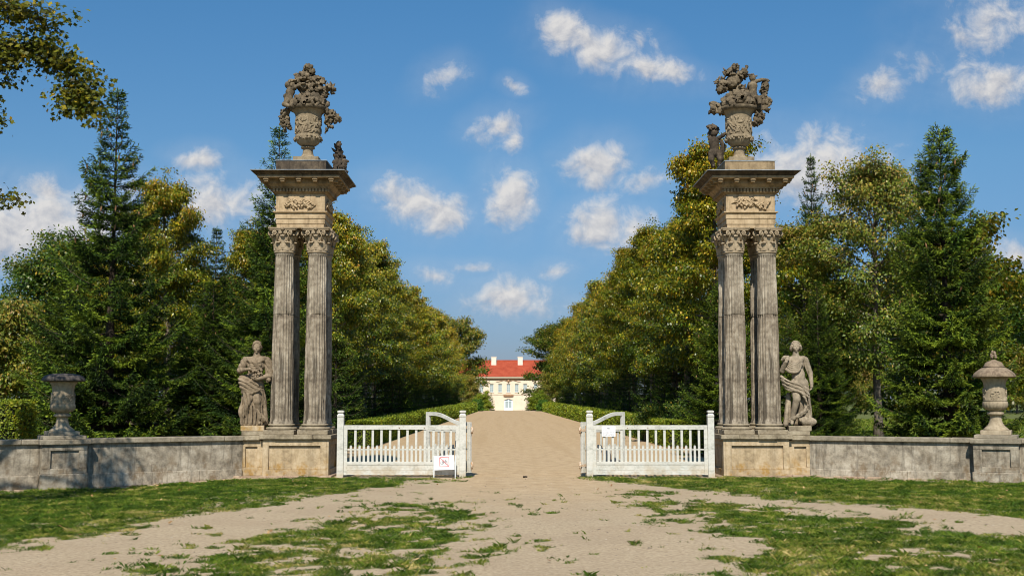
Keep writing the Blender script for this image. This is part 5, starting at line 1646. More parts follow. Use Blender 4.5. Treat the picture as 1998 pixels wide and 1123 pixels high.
def pillar_urn_right():
    T = empty('flower_urn', (TRX - .12, TY, 6.9555), 0, 'carved urn with a cherub in its bouquet on top of the right gate pillar', 'flower urn', 'flower urns crowning the gate pillars')
    urn_vessel(T); urn_relief(T, 8)
    rnd = random.Random(33)
    B = lambda zx, zy, y=0: (lambda q: (q[0], y, q[1]))(zc(zx, zy, 382))
    s = Sdf((-.66, -.44, 1.02), (.44, .44, 2.24), .0105)
    s.curve([B(385, 470), B(350, 360), B(330, 230), B(335, 100)], [.14, .075, .06, .035], .03)
    s.curve([B(340, 300), B(270, 280), B(200, 270)], [.06, .05, .035], .02)
    s.curve([B(350, 260), B(410, 200), B(460, 90)], [.06, .045, .022], .02)
    s.curve([B(330, 420), B(250, 460), B(190, 470), B(120, 430)], [.08, .07, .05, .03], .02)
    for i in range(22):
        a = 2 * PI * i / 22
        bloom(s, (.32 * math.cos(a), .32 * math.sin(a), 1.23 + rnd.uniform(-.03, .05)), rnd.uniform(.075, .10), rnd)
    for i in range(12):
        a = 2 * PI * i / 12
        bloom(s, (.22 * math.cos(a), .22 * math.sin(a), 1.36 + rnd.uniform(-.03, .06)), rnd.uniform(.075, .10), rnd)
    FL = [(360, 70, .05), (335, 95, .055), (285, 120, .06), (310, 130, .06), (280, 150, .045), (385, 85, .035), (325, 160, .05), (395, 150, .06), (430, 140, .06), (450, 165, .045), (410, 180, .05), (465, 95, .03), (330, 230, .10), (300, 265, .07), (360, 270, .08), (390, 290, .06), (430, 285, .045), (235, 245, .065), (200, 255, .065), (215, 300, .07), (195, 310, .05), (260, 310, .045), (185, 225, .035), (240, 190, .035), (290, 190, .035), (350, 350, .09), (400, 360, .09), (300, 390, .08), (440, 350, .08)]
    FL2 = [(270, 410, .06), (240, 440, .07), (190, 450, .06), (150, 440, .05), (125, 430, .04), (120, 500, .05), (150, 500, .06), (200, 500, .07), (230, 500, .06), (250, 540, .05), (140, 470, .05)]
    for zx, zy, r in FL + FL2:
        for y in ((-.09, .09) if (zx, zy, r) in FL else (-.03, .10)):
            bloom(s, B(zx + rnd.uniform(-9, 9), zy + rnd.uniform(-7, 7), y + rnd.uniform(-.04, .04)), r * rnd.uniform(.9, 1.1), rnd)
    for i in range(26):
        zx, zy, r = rnd.choice(FL)
        leaf_tip(s, B(zx, zy, rnd.choice((-.1, .1))), (rnd.gauss(0, 1), rnd.gauss(0, .6), rnd.gauss(.4, .8)), rnd.uniform(.08, .14), .022)
    s.chain([B(430, 150), B(475, 85)], [.035, .02], .01); s.chain([B(265, 220), B(225, 175)], [.03, .02], .01)
    s.erode(.006, 45, 14)
    s.obj('bouquet', M['carved'], T)
    # seated cherub holding up a garland
    c = Sdf((.08, -.34, 1.18), (.72, .24, 1.94), .008)
    cherub(c, B(515, 370, -.10), B(515, 275, -.10), B(512, 200, -.12), 1.05)
    c.chain([B(540, 235, -.12), B(600, 222, -.16), B(650, 222, -.14)], [.045, .038, .028], .012)
    sm_hand(c, B(645, 222, -.14), (1, 0, -.1), (0, 0, -1), .026, 1)
    c.chain([B(490, 250, -.06), B(470, 310, .0), B(480, 350, .04)], [.045, .038, .03], .012)
    c.chain([B(520, 390, -.14), B(560, 410, -.24), B(560, 470, -.28)], [.065, .055, .04], .015)
    for i in range(16): c.ell(B(512 + 34 * math.cos(i * .7) * (.6 + .4 * (i % 2)), 188 - 18 * abs(math.sin(i * .7)), -.12 + .06 * math.sin(i * 1.9)), .022, .005)
    c.erode(.003, 45, 3); c.obj('seated_cherub', M['carved'], T)
    g = Sdf((.20, -.36, .66), (.78, .24, 1.84), .009)
    G = [(650, 225, .04), (630, 260, .055), (645, 285, .05), (615, 290, .05), (640, 315, .05), (600, 320, .04), (625, 350, .05), (620, 380, .06), (600, 395, .05), (650, 415, .06), (680, 420, .04), (660, 450, .05), (625, 430, .06), (600, 450, .07), (580, 480, .07), (620, 490, .06), (650, 510, .045), (560, 500, .06), (600, 560, .06), (570, 580, .06), (610, 590, .035), (545, 600, .06), (580, 620, .05), (525, 640, .05), (555, 650, .03), (545, 560, .06)]
    for zx, zy, r in G:
        for y in (-.13, -.05): bloom(g, B(zx, zy, y + rnd.uniform(-.02, .02)), r, rnd)
    g.curve([B(645, 230, -.1), B(625, 330, -.1), B(635, 430, -.1), B(590, 490, -.1), B(560, 590, -.08)], .04, .02)
    for k in range(12):
        zx, zy, r = rnd.choice(G); leaf_tip(g, B(zx, zy, -.1), (rnd.gauss(0, .8), rnd.gauss(0, .5), rnd.gauss(-.3, .8)), .09, .02)
    g.erode(.005, 50, 17); g.obj('garland', M['carved'], T)
    # standing cherub beside the urn
    Q = empty('cherub_statue', (TRX - .12 - .50, TY + .22, 6.8155), 0, 'dark stone cherub leaning on the urn of the right pillar', 'cherub statue')
    c = Sdf((-.26, -.26, -.04), (.36, .26, .98), .0085)
    q = lambda zx, zy, y=0: ((zx - 170) / 427., y, (1000 - zy) / 445.)
    cherub(c, q(165, 850, 0), q(160, 745, -.02), q(160, 655, -.03), 1.25)
    c.chain([q(140, 860, 0), q(130, 920, -.03), q(155, 985, .03)], [.085, .062, .040], .02); c.cap(q(155, 990, .03), q(150, 992, -.06), .035, .028, .01)
    c.chain([q(195, 860, 0), q(215, 920, -.05), q(205, 985, 0)], [.085, .062, .040], .02); c.cap(q(205, 990, 0), q(208, 992, -.09), .035, .028, .01)
    c.chain([q(195, 715, -.04), q(235, 690, -.12), q(275, 665, -.17)], [.05, .042, .032], .015)
    sm_hand(c, q(272, 667, -.165), (1, -.2, .3), (.3, .3, -.9), .028, -1)
    c.chain([q(125, 715, -.02), q(120, 655, .03), q(150, 590, .04)], [.05, .042, .032], .015)
    c.curve([q(225, 740, -.08), q(245, 800, -.06), q(230, 860, -.04), q(240, 930, -.02)], [.03, .05, .045, .02], .02)
    for i in range(9): bloom(c, q(150 + rnd.uniform(-38, 50), 610 + rnd.uniform(-24, 22), rnd.uniform(-.1, .1)), .05, rnd)
    c.erode(.004, 40, 9); c.obj('body', M['crust'], Q)

def clod():
    g = Sdf((-.09, -.07, -.02), (.09, .07, .07), .006)
    r = random.Random(3)
    for i in range(12): g.ell((r.uniform(-.05, .05), r.uniform(-.035, .035), r.uniform(.0, .022)), r.uniform(.010, .02), .006)
    o = g.obj('clod', M['crust'], None, loc=(-.02, 25.05, .0))
    tag(o, 'small dark clod lying on the drive between the two gates', 'clod')
clod()
statue_left(); statue_right(); pillar_urn_left(); pillar_urn_right()
# ------------------------------------------------------------------ vegetation
def unit(v): return v / np.maximum(np.linalg.norm(v, axis=-1, keepdims=True), 1e-9)

class Leaves:
    def __init__(s): s.C = []; s.D = []; s.N = []; s.S = []; s.A = []; s.T = []
    def add(s, c, d, n, size, age, tone):
        s.C.append(c); s.D.append(d); s.N.append(n); s.S.append(size); s.A.append(age); s.T.append(tone)
    def build(s, name, mat, parent, aspect=.62, shape='leaf'):
        C = np.concatenate(s.C); D = unit(np.concatenate(s.D)); Nn = np.concatenate(s.N)
        S_ = np.concatenate(s.S)[:, None]; A = np.concatenate(s.A); T = np.concatenate(s.T)
        W_ = unit(np.cross(D, Nn)); Nn = np.cross(W_, D)
        if shape == 'leaf':
            v = [C, C + D * S_ * .45 + W_ * S_ * aspect * .5 + Nn * S_ * .06, C + D * S_ - Nn * S_ * .12, C + D * S_ * .45 - W_ * S_ * aspect * .5 + Nn * S_ * .06]
        else:   # five-lobed
            pr = [(0, 0), (.10, .30), (.34, .20), (.30, .55), (.62, .42), (.66, .14), (1, 0), (.66, -.14), (.62, -.42), (.30, -.55), (.34, -.20), (.10, -.30)]
            v = [C + D * S_ * a + W_ * S_ * b - Nn * S_ * (.25 * a * a) for a, b in pr]
        k = len(v)
        V = np.stack(v, 1).reshape(-1, 3)
        return np_mesh(name, V, np.arange(len(V)).reshape(-1, k), mat, parent, attrs={'age': ('FLOAT', np.repeat(A, k)), 'tone': ('FLOAT', np.repeat(T, k))})

def clumps(L, rs, cen, axisdir, per, spread, size, age0, H, agespread=.16, droop=.5, toneS=.27, topage=.0):
    """leaf clumps round the points cen, leaves hang and face outwards"""
    m = len(cen)
    n = m * per
    off = rs.normal(size=(m, per, 3)) * spread * np.array((1, 1, .62))
    c = (cen[:, None] + off).reshape(-1, 3)
    out = unit(off.reshape(-1, 3) + np.repeat(axisdir, per, 0) * spread * .8)
    d = unit(out * .7 + rs.normal(size=(n, 3)) * .45 + np.array((0, 0, -droop)))
    nn = unit(out * .5 + rs.normal(size=(n, 3)) * .5 + np.array((0, -.50, .70)))
    ca = np.repeat(rs.normal(0, agespread * .8, m), per); ct = np.repeat(rs.normal(0, toneS * .75, m), per)
    age = np.clip(age0 + ca + rs.normal(0, agespread, n) + topage * (c[:, 2] / H - .5) + (rs.rand(n) < .03) * .35, 0, 1)
    tone = np.clip(1.05 + ct + rs.normal(0, toneS, n), .3, 2.0)
    L.add(c, d, nn, size * rs.uniform(.65, 1.35, n), age, tone)

def broadleaf(name, seed, H, cb, R, mat, label=None, cat='tree', group=None, prof=None, nprim=34, per=26, spread=.2, size=.11, age=.35, topage=.35, trunk=.16, droop=.6, rise=(.25, 1.25), gap=.0, limbs=True, nsec=5, lean=0, bark='bark', agespread=.16):
    rs = np.random.RandomState(seed)
    T = empty(name, (0, 0, 0), 0, label, cat, group)
    prof = prof or (lambda t: math.sin(PI * min(1, (t * .93 + .07)) ** .62) ** .75)
    mb = MB()
    zz = np.linspace(0, H * .93, 12)
    tx = np.cumsum(rs.normal(0, .05, 12)) * np.linspace(0, 1, 12) + lean * (zz / H) ** 2; ty = np.cumsum(rs.normal(0, .05, 12)) * np.linspace(0, 1, 12)
    rad = trunk * (1 - zz / H) ** .8 + .012; rad[0] *= 1.5; rad[1] *= 1.05
    mb.tube([(a, b, c - (.15 if i == 0 else 0)) for i, (a, b, c) in enumerate(zip(tx, ty, zz))], list(rad), 10)
    cen = []; dirs = []
    az = rs.uniform(0, 6)
    for i in range(nprim):
        f = (i + rs.uniform(-.3, .3)) / nprim
        f = min(max(f, 0), .99)
        if rs.rand() < gap: continue
        zb = cb * .92 + (H * .90 - cb * .92) * f ** .9
        t = f
        az += 2.399 + rs.normal(0, .25)
        r = R * prof(t) * rs.uniform(.72, 1.12)
        el = rise[0] + (rise[1] - rise[0]) * f + rs.normal(0, .1)
        Lb = r / max(math.cos(el), .35)
        bx, by = np.interp(zb, zz, tx), np.interp(zb, zz, ty)
        e = np.array((math.cos(az), math.sin(az), 0))
        K = 7; pts = []
        for k in range(K):
            q = k / (K - 1)
            pts.append(np.array((bx, by, zb)) + e * r * q + np.array((0, 0, math.sin(el) * Lb * q * (1 - .38 * q))) + rs.normal(0, .03, 3) * q * R * .5)
        rb = max(.012, np.interp(zb, zz, rad) * .5)
        if limbs: mb.tube(pts, list(np.linspace(rb, .008, K)), 5)
        pts = np.array(pts)
        for q in np.linspace(.28, 1, nsec + 2):
            p = np.array([np.interp(q, np.linspace(0, 1, K), pts[:, a]) for a in range(3)])
            for sd in (-1, 1):
                if rs.rand() < .14 + gap * 2: continue
                sl = (R * .34) * (1.15 - q * .6) * rs.uniform(.5, 1.2)
                d = e * .75 + np.array((-e[1], e[0], 0)) * sd * rs.uniform(.4, 1.1) + np.array((0, 0, rs.uniform(-.35, .45)))
                d /= np.linalg.norm(d)
                end = p + d * sl
                if limbs and sl > .35 and rs.rand() < .6: mb.tube([p, (p + end) / 2 + rs.normal(0, .03, 3), end], [.012, .008, .004], 4)
                for u in (.45, .8, 1.05):
                    cen.append(p + d * sl * u + rs.normal(0, .05, 3)); dirs.append(d)
            cen.append(p); dirs.append(e)
    # leader
    for q in np.linspace(.80, 1.0, 9):
        cen.append(np.array((np.interp(min(H * q, zz[-1]), zz, tx), np.interp(min(H * q, zz[-1]), zz, ty), H * q)) + rs.normal(0, .07, 3)); dirs.append(np.array((0, 0, 1.)))
    cen = np.array(cen); dirs = np.array(dirs)
    mb.build('trunk', M[bark], T)
    L = Leaves()
    clumps(L, rs, cen, dirs, per, spread, size, age, H, topage=topage, droop=droop, agespread=agespread)
    L.build('crown', mat, T)
    return T

def spruce(name, seed, H, R, label=None, group=None, step=.30, nb=7, size=1.0, z0=.35, cones=0, sparse=1.0, dens=1.0, age=.42, power=.9):
    rs = np.random.RandomState(seed)
    T = empty(name, (0, 0, 0), 0, label, 'spruce tree', group)
    mb = MB()
    mb.tube([(0, 0, -.15), (0, 0, H * .3), (0.02, .02, H * .7), (0, 0, H * .985)], [.035 * H * .42 + .02, .03 * H * .36 + .01, .012 * H * .3, .008], 9)
    L = Leaves()
    P = []; D = []; SZ = []; AG = []; TN = []
    def brush(p0, p1, s_, ag, tn, spacing=.024):
        """needles all along a twig"""
        d = p1 - p0; L_ = np.linalg.norm(d)
        k = max(2, int(L_ / spacing * dens))
        t = (np.arange(k) + rs.rand(k)) / k
        base = p0 + d * t[:, None]
        ud = d / max(L_, 1e-6)
        dr = unit(ud * 1.0 + rs.normal(size=(k, 3)) * .42)
        P.append(base); D.append(dr); SZ.append(s_ * rs.uniform(.7, 1.3, k)); AG.append(np.clip(ag + .62 * (t - .5) + rs.normal(0, .12, k), 0, 1)); TN.append(np.clip(tn + rs.normal(0, .15, k), .4, 1.7))
    z = z0
    cone_at = []
    while z < H * .985:
        f = 1 - z / H
        nbr = max(4, int(nb * (.55 + .75 * f)))
        a0 = rs.uniform(0, 6)
        for b in range(nbr):
            a = a0 + 2 * PI * b / nbr + rs.normal(0, .18)
            Lb = R * (f ** power) * (rs.uniform(.80, 1.18) if rs.rand() < .55 else rs.uniform(.45, .85)) + .10
            if rs.rand() > sparse and f < .8: Lb *= .5
            el = -.22 + .95 * (1 - f) ** 1.5 + rs.normal(0, .13)
            e = np.array((math.cos(a), math.sin(a), 0)); sdv = np.array((-e[1], e[0], 0))
            K = 7; pts = []
            for k in range(K):
                q = k / (K - 1)
                zz_ = z + math.sin(el) * Lb * q - .10 * Lb * math.sin(PI * q) * f + .26 * Lb * q ** 3
                pts.append(e * Lb * q * math.cos(el) + np.array((0, 0, zz_)) + sdv * rs.normal(0, .02) * Lb * q)
            pts = np.array(pts)
            mb.tube(pts, list(np.linspace(.008 + .012 * Lb * .6, .004, K)), 4)
            tn = 1 + rs.normal(0, .24)
            ag = age + rs.normal(0, .13)
            ntw = max(3, int(Lb / .085))
            for j in range(ntw):
                q = .22 + .78 * (j + rs.rand() * .6) / ntw
                if q > 1: q = 1
                p = np.array([np.interp(q, np.linspace(0, 1, K), pts[:, c]) for c in range(3)])
                tl = (.12 + .34 * Lb * (1.05 - q)) * rs.uniform(.75, 1.2)
                tl = min(tl, .75)
                for sd in (-1, 1):
                    d = e * rs.uniform(.55, .9) + sdv * sd * rs.uniform(.5, .95) + np.array((0, 0, rs.uniform(-.22, .0) * f + .10 * (1 - f)))
                    d /= np.linalg.norm(d)
                    p1 = p + d * tl + np.array((0, 0, -.10 * tl * f))
                    brush(p, p1, .058 * size, ag, tn)
                    if tl > .26:
                        for sg in (-1, 1):
                            m_ = p + (p1 - p) * .5
                            d2 = d * .8 + np.cross(d, (0, 0, 1)) * sg * .6 + np.array((0, 0, rs.uniform(-.3, 0)))
                            brush(m_, m_ + d2 * tl * .45, .052 * size, ag, tn)
                # hanging twiglets
                if f > .25 and rs.rand() < .35:
                    brush(p, p + np.array((rs.normal(0, .03), rs.normal(0, .03), -.20 * min(1, Lb) * rs.uniform(.5, 1.1))) + e * .06, .05 * size, ag - .12, tn)
            brush(pts[-2], pts[-1] + (pts[-1] - pts[-2]) * .3, .058 * size, ag + .15, tn)
            brush(pts[1], pts[-1], .055 * size, ag, tn, .07)
            if cones and z > H * .42 and z < H * .9 and rs.rand() < .30: cone_at.append(pts[-2] * .5 + pts[-1] * .5)
        z += step * (.65 + .5 * f) * rs.uniform(.6, 1.4)
    tip = np.array((0, 0, H))
    brush(np.array((0, 0, H * .93)), tip, .06 * size, age + .2, 1.1, .02)
    for k in range(3):
        a = rs.uniform(0, 6); brush(np.array((0, 0, H * .965)), np.array((math.cos(a) * .13, math.sin(a) * .13, H * .965 + .14)), .05 * size, age + .2, 1.1, .025)
    P = np.concatenate(P); D = np.concatenate(D); n = len(P)
    L.add(P, D, unit(rs.normal(size=(n, 3)) * .8 + np.array((0, -.5, .7))), np.concatenate(SZ) * 1.15, np.concatenate(AG), np.concatenate(TN))
    mb.build('trunk', M['bark_dark'], T)
    L.build('crown', M['needle'], T, aspect=.27)
    if cones:
        first = None
        rs.shuffle(cone_at)
        for p in cone_at[:cones]:
            if first is None:
                c = MB(); c.lathe([(.0, -.17), (.014, -.15), (.022, -.10), (.024, -.06), (.018, -.02), (.004, 0)], 8, caps=False)
                first = c.build('cone', M['cone'], T)
                o = first
            else:
                o = first.copy(); COL.objects.link(o); o.parent = T
            o.location = tuple(p); o.rotation_euler = (rs.normal(0, .2), rs.normal(0, .2), 0)
    return T

def place(proto, x, y, rz, sc, label, group=None, first=False, szx=None):
    o = proto if first else copy_tree(proto)
    o.location = (x, y, float(gz(x, y))); o.rotation_euler = (0, 0, rz)
    o.scale = (sc if szx is None else szx,) * 2 + (sc,)
    if label: o['label'] = label
    if group: o['group'] = group
    elif 'group' in o.keys() and not first: del o['group']
    return o

ORD = ['nearest', 'second', 'third', 'fourth', 'fifth', 'sixth', 'seventh', 'eighth', 'ninth', 'tenth', 'eleventh', 'twelfth', 'thirteenth', 'fourteenth', 'fifteenth', 'sixteenth', 'seventeenth', 'eighteenth', 'nineteenth', 'twentieth']
rnd = random.Random(77)
limeprof = lambda t: (math.sin(PI * min(1, (t * .90 + .10)) ** .60) ** .8)
# ---- lime avenue
limes = [broadleaf('lime_tree', 101, 10.6, 3.2, 2.15, M['lime_leaf'], prof=limeprof, nprim=46, per=42, size=.097, age=.24, topage=.48, droop=.9, spread=.155, gap=.06),
         broadleaf('lime_tree', 102, 10.6, 3.1, 2.25, M['lime_leaf'], prof=limeprof, nprim=46, per=42, size=.097, age=.30, topage=.48, droop=.9, spread=.155, gap=.06)]
limefar = [broadleaf('lime_tree', 103, 10.6, 2.9, 2.3, M['lime_leaf'], prof=limeprof, nprim=42, per=22, size=.140, age=.32, topage=.46, droop=.9, spread=.19, nsec=4, gap=.06),
           broadleaf('lime_tree', 104, 10.6, 2.9, 2.2, M['lime_leaf'], prof=limeprof, nprim=42, per=22, size=.140, age=.37, topage=.44, droop=.9, spread=.19, nsec=4, gap=.06)]
used = set()
def use(pool, i):
    p = pool[i % len(pool)]
    f = p.name not in used
    used.add(p.name)
    return p, f
for side, sx, H0, Y0 in (('left', -1, .90, 44.0), ('right', 1, 1.0, 42.0)):
    for i in range(17):
        y = Y0 + 6.6 * i + rnd.uniform(-.6, .6)
        p, f = use(limes if i < 6 else limefar, i + (sx > 0))
        h = H0 * rnd.uniform(.91, 1.06) * (1 if i < 7 else 1.02)
        lb = ('front-most lime of the %s avenue row, partly hidden by its gate pillar' % side) if i == 0 else '%s lime tree from the gate in the %s avenue row' % (ORD[i], side)
        place(p, sx * ((7.5 if sx < 0 else 7.2) + rnd.uniform(-.2, .2)), y, rnd.uniform(0, 6.28), h, lb, 'limes of the avenue', f, szx=h * rnd.uniform(.94, 1.06))
# ---- spruces standing under the limes
us = [spruce('understorey_spruce', 201, 4.6, 1.35, step=.27, nb=7, size=1.25, z0=.15, dens=.55, age=.42), spruce('understorey_spruce', 202, 4.6, 1.5, step=.27, nb=7, size=1.25, z0=.15, dens=.55, age=.36)]
for side, sx in (('left', -1), ('right', 1)):
    for i in range(19):
        y = (39.5 if sx < 0 else 42.5) + 3.3 * i * (1 + .045 * i) + rnd.uniform(-.7, .7)
        p, f = use(us, i + (sx > 0))
        h = rnd.uniform(.72, 1.12)
        place(p, sx * (6.75 + rnd.uniform(-.15, .4)), y, rnd.uniform(0, 6.28), h, '%s low spruce from the gate under the %s limes' % (ORD[i], side), 'low spruces under the avenue limes', f, szx=h * rnd.uniform(.85, 1.1))
# ---- tall spruces
sp1 = spruce('spruce_tree', 211, 9.9, 2.55, 'tallest spruce, its bare tip touching the overhanging branch at upper left', step=.34, nb=9, cones=60, size=1.25, power=.92, age=.45, sparse=.9, dens=1.25)
place(sp1, -11.25, 32.2, .6, 1.035, sp1['label'], first=True)
sp2 = spruce('spruce_tree', 212, 8.95, 1.95, 'tall full spruce behind the wall, left of the dome-lidded urn', step=.31, nb=10, cones=70, size=1.25, power=.62, age=.62, dens=1.4)
place(sp2, 11.4, 31.5, 0, 1.0, sp2['label'], first=True, szx=1.0)
sp3 = spruce('spruce_tree', 213, 9.6, 2.2, 'spruce close behind the left gate pillar with its tip beside the urn', step=.32, nb=9, size=1.25, age=.52, power=.88)
place(sp3, -7.0, 33.6, 0, .985, sp3['label'], first=True)
place(sp3, -8.3, 39.5, 2.0, .83, 'slim spruce between the yellow limes left of the left pillar', szx=.8)
place(sp2, 5.9, 34.2, 1.0, .56, 'young spruce peeping between the columns of the right pillar', szx=.72)
place(sp1, 12.6, 49.5, 2.4, 1.215, 'thin-topped spruce rising behind the lime right of the right pillar', szx=.75)
place(sp1, -11.2, 43.5, 4.0, .81, 'small spruce tip between two yellowing limes on the left', szx=.75)
place(sp3, -13.6, 35.5, 3.0, .62, 'short dark spruce left of the tallest spruce', szx=1.0)
place(sp3, -9.9, 36.8, 4.4, .55, 'low dark spruce between the tallest spruce and the left statue', szx=.95)
place(sp3, 11.0, 43.0, 3.6, .62, 'dark low spruce behind the right statue in deep shade', szx=.72)
place(sp3, 9.4, 41.0, 1.6, .50, 'lowest dark spruce between right statue and right pillar', szx=.6)
place(sp1, -9.2, 35.2, 5.1, .52, 'low spruce behind the left statue', szx=.85)
# ---- other trees around
loose = broadleaf('lime_tree', 121, 11.2, 3.0, 2.6, M['loose_leaf'], 'airy lime with a bare pale trunk, left of the full spruce on the right', prof=lambda t: math.sin(PI * min(1, t * .88 + .12) ** .75) ** .8, nprim=56, per=19, size=.11, spread=.2, age=.50, topage=.5, droop=.7, gap=.02, trunk=.15)
place(loose, 13.6, 44.5, 0, 1.0, loose['label'], first=True)
place(limes[0], -11.9, 40.0, 1.9, .905, 'yellow-brown lime rising right of the tallest spruce', None, szx=.80)
place(limes[1], -10.4, 46.5, 4.2, .83, 'golden-topped lime left of the left gate pillar', None, szx=.8)
place(loose, 11.4, 46.5, 2.2, .81, 'green lime directly right of the right gate pillar', szx=1.0)
place(limes[0], -14.4, 44.0, 1.9, .66, 'low yellowing lime behind the tallest spruce', None, szx=.9)
oak = broadleaf('oak_tree', 131, 9.6, 1.5, 4.2, M['oak_leaf'], 'broad green oak at far left behind the flat-lidded urn', nprim=46, per=24, size=.16, spread=.27, age=.38, topage=.25, droop=.35, rise=(.15, 1.15), trunk=.28)
place(oak, -22.6, 60, 0, 1.0, oak['label'], first=True)
place(oak, -18.6, 58, 2.2, .86, 'darker oak filling the gap behind the tallest spruce')
shrub = broadleaf('shrub', 141, 4.8, .5, 2.0, M['loose_leaf'], 'yellow-green bushy shrub at the left edge above the clipped bush', 'shrub', nprim=34, per=22, size=.12, spread=.22, age=.55, topage=.2, trunk=.07)
place(shrub, -18.4, 42, 0, 1.0, shrub['label'], first=True)
for k, (x, y, s_, p, lb) in enumerate(((-27, 72, 1.0, oak, 'far oak at the left edge, half behind the broad green oak'), (-15.0, 66, .8, oak, 'distant oak seen low between the left spruces'),
        (58, 140, 1.75, oak, 'distant oak low behind the dome-lidded urn'), (62, 150, 1.8, oak, 'far oak at the right edge of the lawn'), (70, 152, 1.85, limefar[0], 'yellowing far lime at the right edge'),
        (42, 150, 1.5, limefar[1], 'far lime beyond the lawn between loose lime and full spruce'), (52, 165, 1.85, oak, 'far oak behind the yellowing lime on the right edge'), (35, 142, 1.6, oak, 'far oak glimpsed between airy lime and full spruce'),
        (28, 132, 1.4, limefar[0], 'far lime behind the trunk of the airy lime'), (78, 158, 1.8, oak, 'outermost far oak on the right'), (-20, 84, .95, limefar[1], 'far lime behind the left oaks'), (-12.5, 74, .95, limefar[0], 'second far lime behind the left avenue row'))):
    place(p, x, y, rnd.uniform(0, 6), s_, lb)
place(shrub, 38, 128, 1.0, 1.3, 'round shrub on the far lawn right of the bare trunk')
place(shrub, 55, 128, 3.0, 1.4, 'bushy shrub at the lawn edge right of the dome-lidded urn')
# second line behind the avenue closes the view between the trunks
for side, sx in (('left', -1), ('right', 1)):
    for i in range(14):
        p = us[i % 2]
        place(p, sx * (8.9 + rnd.uniform(0, 1.0)), 45 + i * 5.2 + rnd.uniform(-.8, .8), rnd.uniform(0, 6), rnd.uniform(.95, 1.3), '%s shaded spruce behind the %s lime trunks' % (ORD[i], side), 'shaded spruces behind the lime trunks')
# ---- end of the avenue
end = broadleaf('chestnut_tree', 151, 13.2, 2.2, 5.0, M['oak_leaf'], 'rounded tree ending the left avenue row before the palace', nprim=40, per=18, size=.26, spread=.36, age=.60, topage=.3, trunk=.3, rise=(.1, 1.1), prof=lambda t: math.sin(PI * min(1, t * .8 + .2) ** .8) ** .6)
place(end, -8.0, 172, 0, 1.0, end['label'], first=True, szx=.95)
place(end, 7.3, 178, 2.2, .98, 'loose leafy tree ending the right avenue row before the palace', szx=.95)
place(end, -14.0, 185, 1.0, .8, 'tree partly hiding the left wing of the palace')
place(end, 15.0, 190, 3.4, .85, 'tree partly hiding the right wing of the palace')
place(end, -22, 150, 4.4, .9, 'far chestnut behind the left avenue row')
place(end, 18.7, 50, 2.4, .66, 'oak with spreading crown behind the full spruce on the right', szx=.66)
place(end, 22, 150, 5.4, .9, 'far chestnut behind the right avenue row')
rb = broadleaf('round_bush', 161, 2.6, .2, 1.9, M['hedge_leaf'], 'clipped round bush at the left end of the drive', 'bush', nprim=30, per=22, size=.16, spread=.2, age=.35, topage=0, trunk=.05, prof=lambda t: math.sqrt(max(.02, 1 - t * t)), rise=(.0, 1.3))
place(rb, -3.75, 164, 0, .66, rb['label'], first=True, szx=.62)
place(rb, 3.95, 164, 1.2, .68, 'clipped round bush at the right end of the drive')
place(shrub, -6.3, 169, 1.0, 1.0, 'leafy shrub below the rounded tree at the end of the left row', szx=1.05)
place(shrub, 6.2, 171, 2.0, 1.05, 'leafy shrub below the loose tree at the end of the right row', szx=1.05)
gb = broadleaf('bright_bush', 162, 1.25, .1, .8, M['fresh_leaf'], 'small bright green bush at the left end of the drive', 'bush', nprim=18, per=20, size=.14, spread=.13, age=.4, topage=0, trunk=.03, prof=lambda t: math.sqrt(max(.02, 1 - t * t)), rise=(.0, 1.3))
place(gb, -4.3, 156, 0, .9, gb['label'], first=True)
place(gb, 4.4, 156, 0, .85, 'small bright green bush at the right end of the drive')
place(us[0], -2.55, 165.5, 0, .54, 'small dark conifer left of the palace door', None, szx=.5)
place(us[1], 2.75, 165.5, 0, .50, 'small dark conifer right of the palace door', None, szx=.5)
place(us[0], -7.3, 158, 0, 1.0, 'dark spruce below the rounded tree at the end of the left row', None)
place(us[1], 7.4, 158, 0, 1.0, 'dark spruce below the loose tree at the end of the right row', None)

